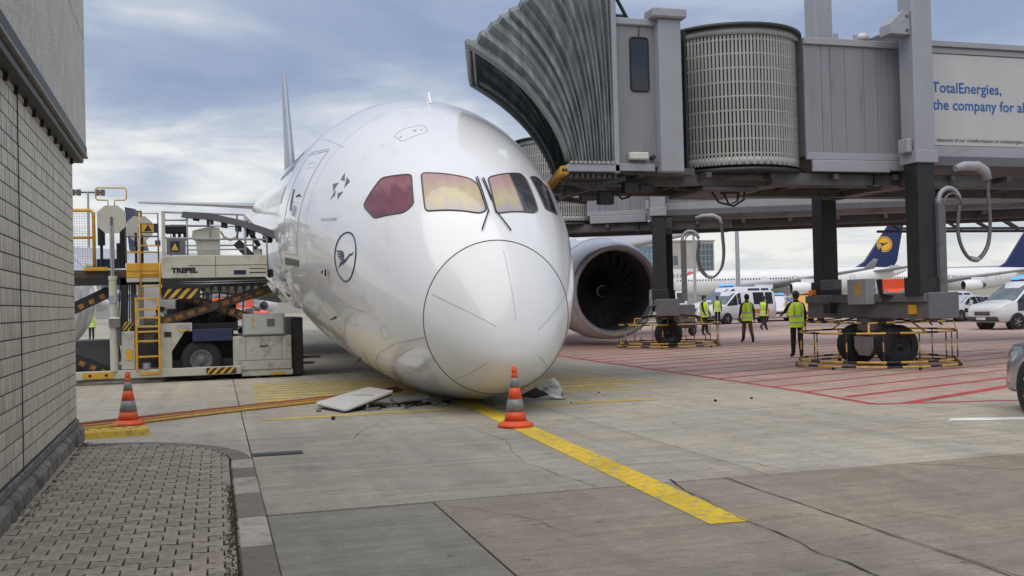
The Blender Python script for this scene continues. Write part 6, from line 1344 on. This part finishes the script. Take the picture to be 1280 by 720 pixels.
for x in (-2.4, 3.0): MB().box((x - .1, .12, 0), (x + .1, .3, 5.6)).build('post', dark_m, bbd)
dsc = MB().cyl((2.0, -.12, 6.7), (2.0, -.14, 6.7), .95, n=24).build('red_mark', mat('pink_red_print', (.75, .12, .16), .6), bbd)
for i in range(8): MB().bar((2.0, -.15, 6.7), (2.0 + .9 * cos(i * pi / 4), -.15, 6.7 + .9 * sin(i * pi / 4)), .07, .01).build('mark_ray', bgwhite, dsc)
for i, x in enumerate((-2.2, -1.4, -.6)): MB().box((x, -.115, 6.3), (x + .45, -.10, 7.1)).build('printed_letter', concb, bbd)
def block(label, loc, sz, m_, nx, nz, gm, rz=0, name='airport_building'):
    t = thing(name, label, 'building', (*loc, 0), rz); w, d, h = sz
    MB().box((-w / 2, 0, 0), (w / 2, d, h)).build('walls', m_, t); MB().box((-w / 2 - .4, -.4, h), (w / 2 + .4, d + .4, h + .5)).build('roof', concb, t); facade(t, -w / 2 + 1, w / 2 - 1, h * .35, h * .9, -.06, nx, nz, gm, w / nx * .25); MB().box((-w * .3, d * .3, h + .5), (-w * .1, d * .6, h + 2.5)).build('roof_plant', mull, t); return t
block('long low grey pier building on the horizon behind the jet engine and cars', (150, 330), (170, 20, 8.5), concb, 34, 1, teal)
block('long grey terminal pier behind the cargo loader on the far left', (-60, 300), (110, 25, 13), concb, 26, 2, teal, R(14))
block('pale hangar on the horizon behind the second airliner at the right', (330, 330), (150, 30, 10), beige, 20, 1, teal, R(-30))
block('low grey pier straight behind the aircraft fuselage on the horizon', (25, 360), (110, 20, 10), beige, 24, 2, teal)
block('light grey cargo hall behind the loader column at the left edge', (-125, 240), (80, 30, 11), concb, 14, 1, teal, R(28))
def mast(label, loc, h, r=.16, lamps=True):
    t = thing('light_mast', label, 'light mast', (*loc, 0), group='lighting masts over the apron'); MB().cyl((0, 0, 0), (0, 0, h), r * 1.6, r, 12).build('pole', grey_lt, t)
    if lamps:
        MB().box((-2.2, -.1, h - .15), (2.2, .1, h + .05)).build('crossarm', dark_m, t)
        for x in (-1.9, -1.2, 1.2, 1.9): MB().box((x - .3, -.3, h - .5), (x + .3, .2, h + .35), 0, .05).build('floodlight', dark_m, t)
mast('tall thin grey light mast right of the bridge hose loop', (84.0, 150), 26, .25); mast('thin pale light mast just left of the bridge hose loop', (77, 152), 26, .16); mast('light mast with floodlights rising over the loader yellow cage', (-16.8, 150), 18.6, .14)
mast('light mast far right behind the second airliner', (205, 180), 14, .2)
# baggage dollies far left under the wing, adding small life to the apron
for i, (x, y) in enumerate(((-14.5, 80), (-11.2, 81.5), (1.0, 70))):
    lb = ('silver baggage dolly far off at the left beyond the person in yellow', 'second silver baggage dolly just right of the first on the far apron', 'dark baggage dolly under the aircraft belly beyond the loader')[i]
    d_ = thing('baggage_dolly', lb, 'baggage dolly', (x, y, 0), R(10 * i), 'baggage dollies on the far apron'); MB().box((-1.3, -.75, .45), (1.3, .75, .58)).build('deck', dark_m, d_); MB().box((-1.3, -.75, .58), (-1.22, .75, 1.7)).box((1.22, -.75, .58), (1.3, .75, 1.7)).box((-1.3, -.75, 1.7), (1.3, .75, 1.76)).build('frame', grey_lt, d_)
    for x_ in (-.9, .9):
        for y_ in (-.7, .7): MB().cyl((x_, y_ - .08, .22), (x_, y_ + .08, .22), .22, n=14).build('wheel', rubber, d_)

# the terminal the photograph was taken from: out of frame behind the camera, mirrored in the aircraft's nose
tm = thing('terminal_building', 'grey terminal with a sawtooth roof, mirrored as a zigzag in the aircraft nose', 'building', (6, -24, 0))
MB().box((-30, -18, 0), (34, 0, 8.2)).build('walls', concb, tm)
for i in range(16): MB().prism([(-30 + 4 * i, 8.2), (-26 + 4 * i, 8.2), (-26.2 + 4 * i, 11.4)], lambda u, v, d: (u, d, v), -18, 0).build('sawtooth_roof', grey_lt, tm, fix=True)
facade(tm, -29, 33, .6, 7.4, .05, 31, 2, teal, .3)
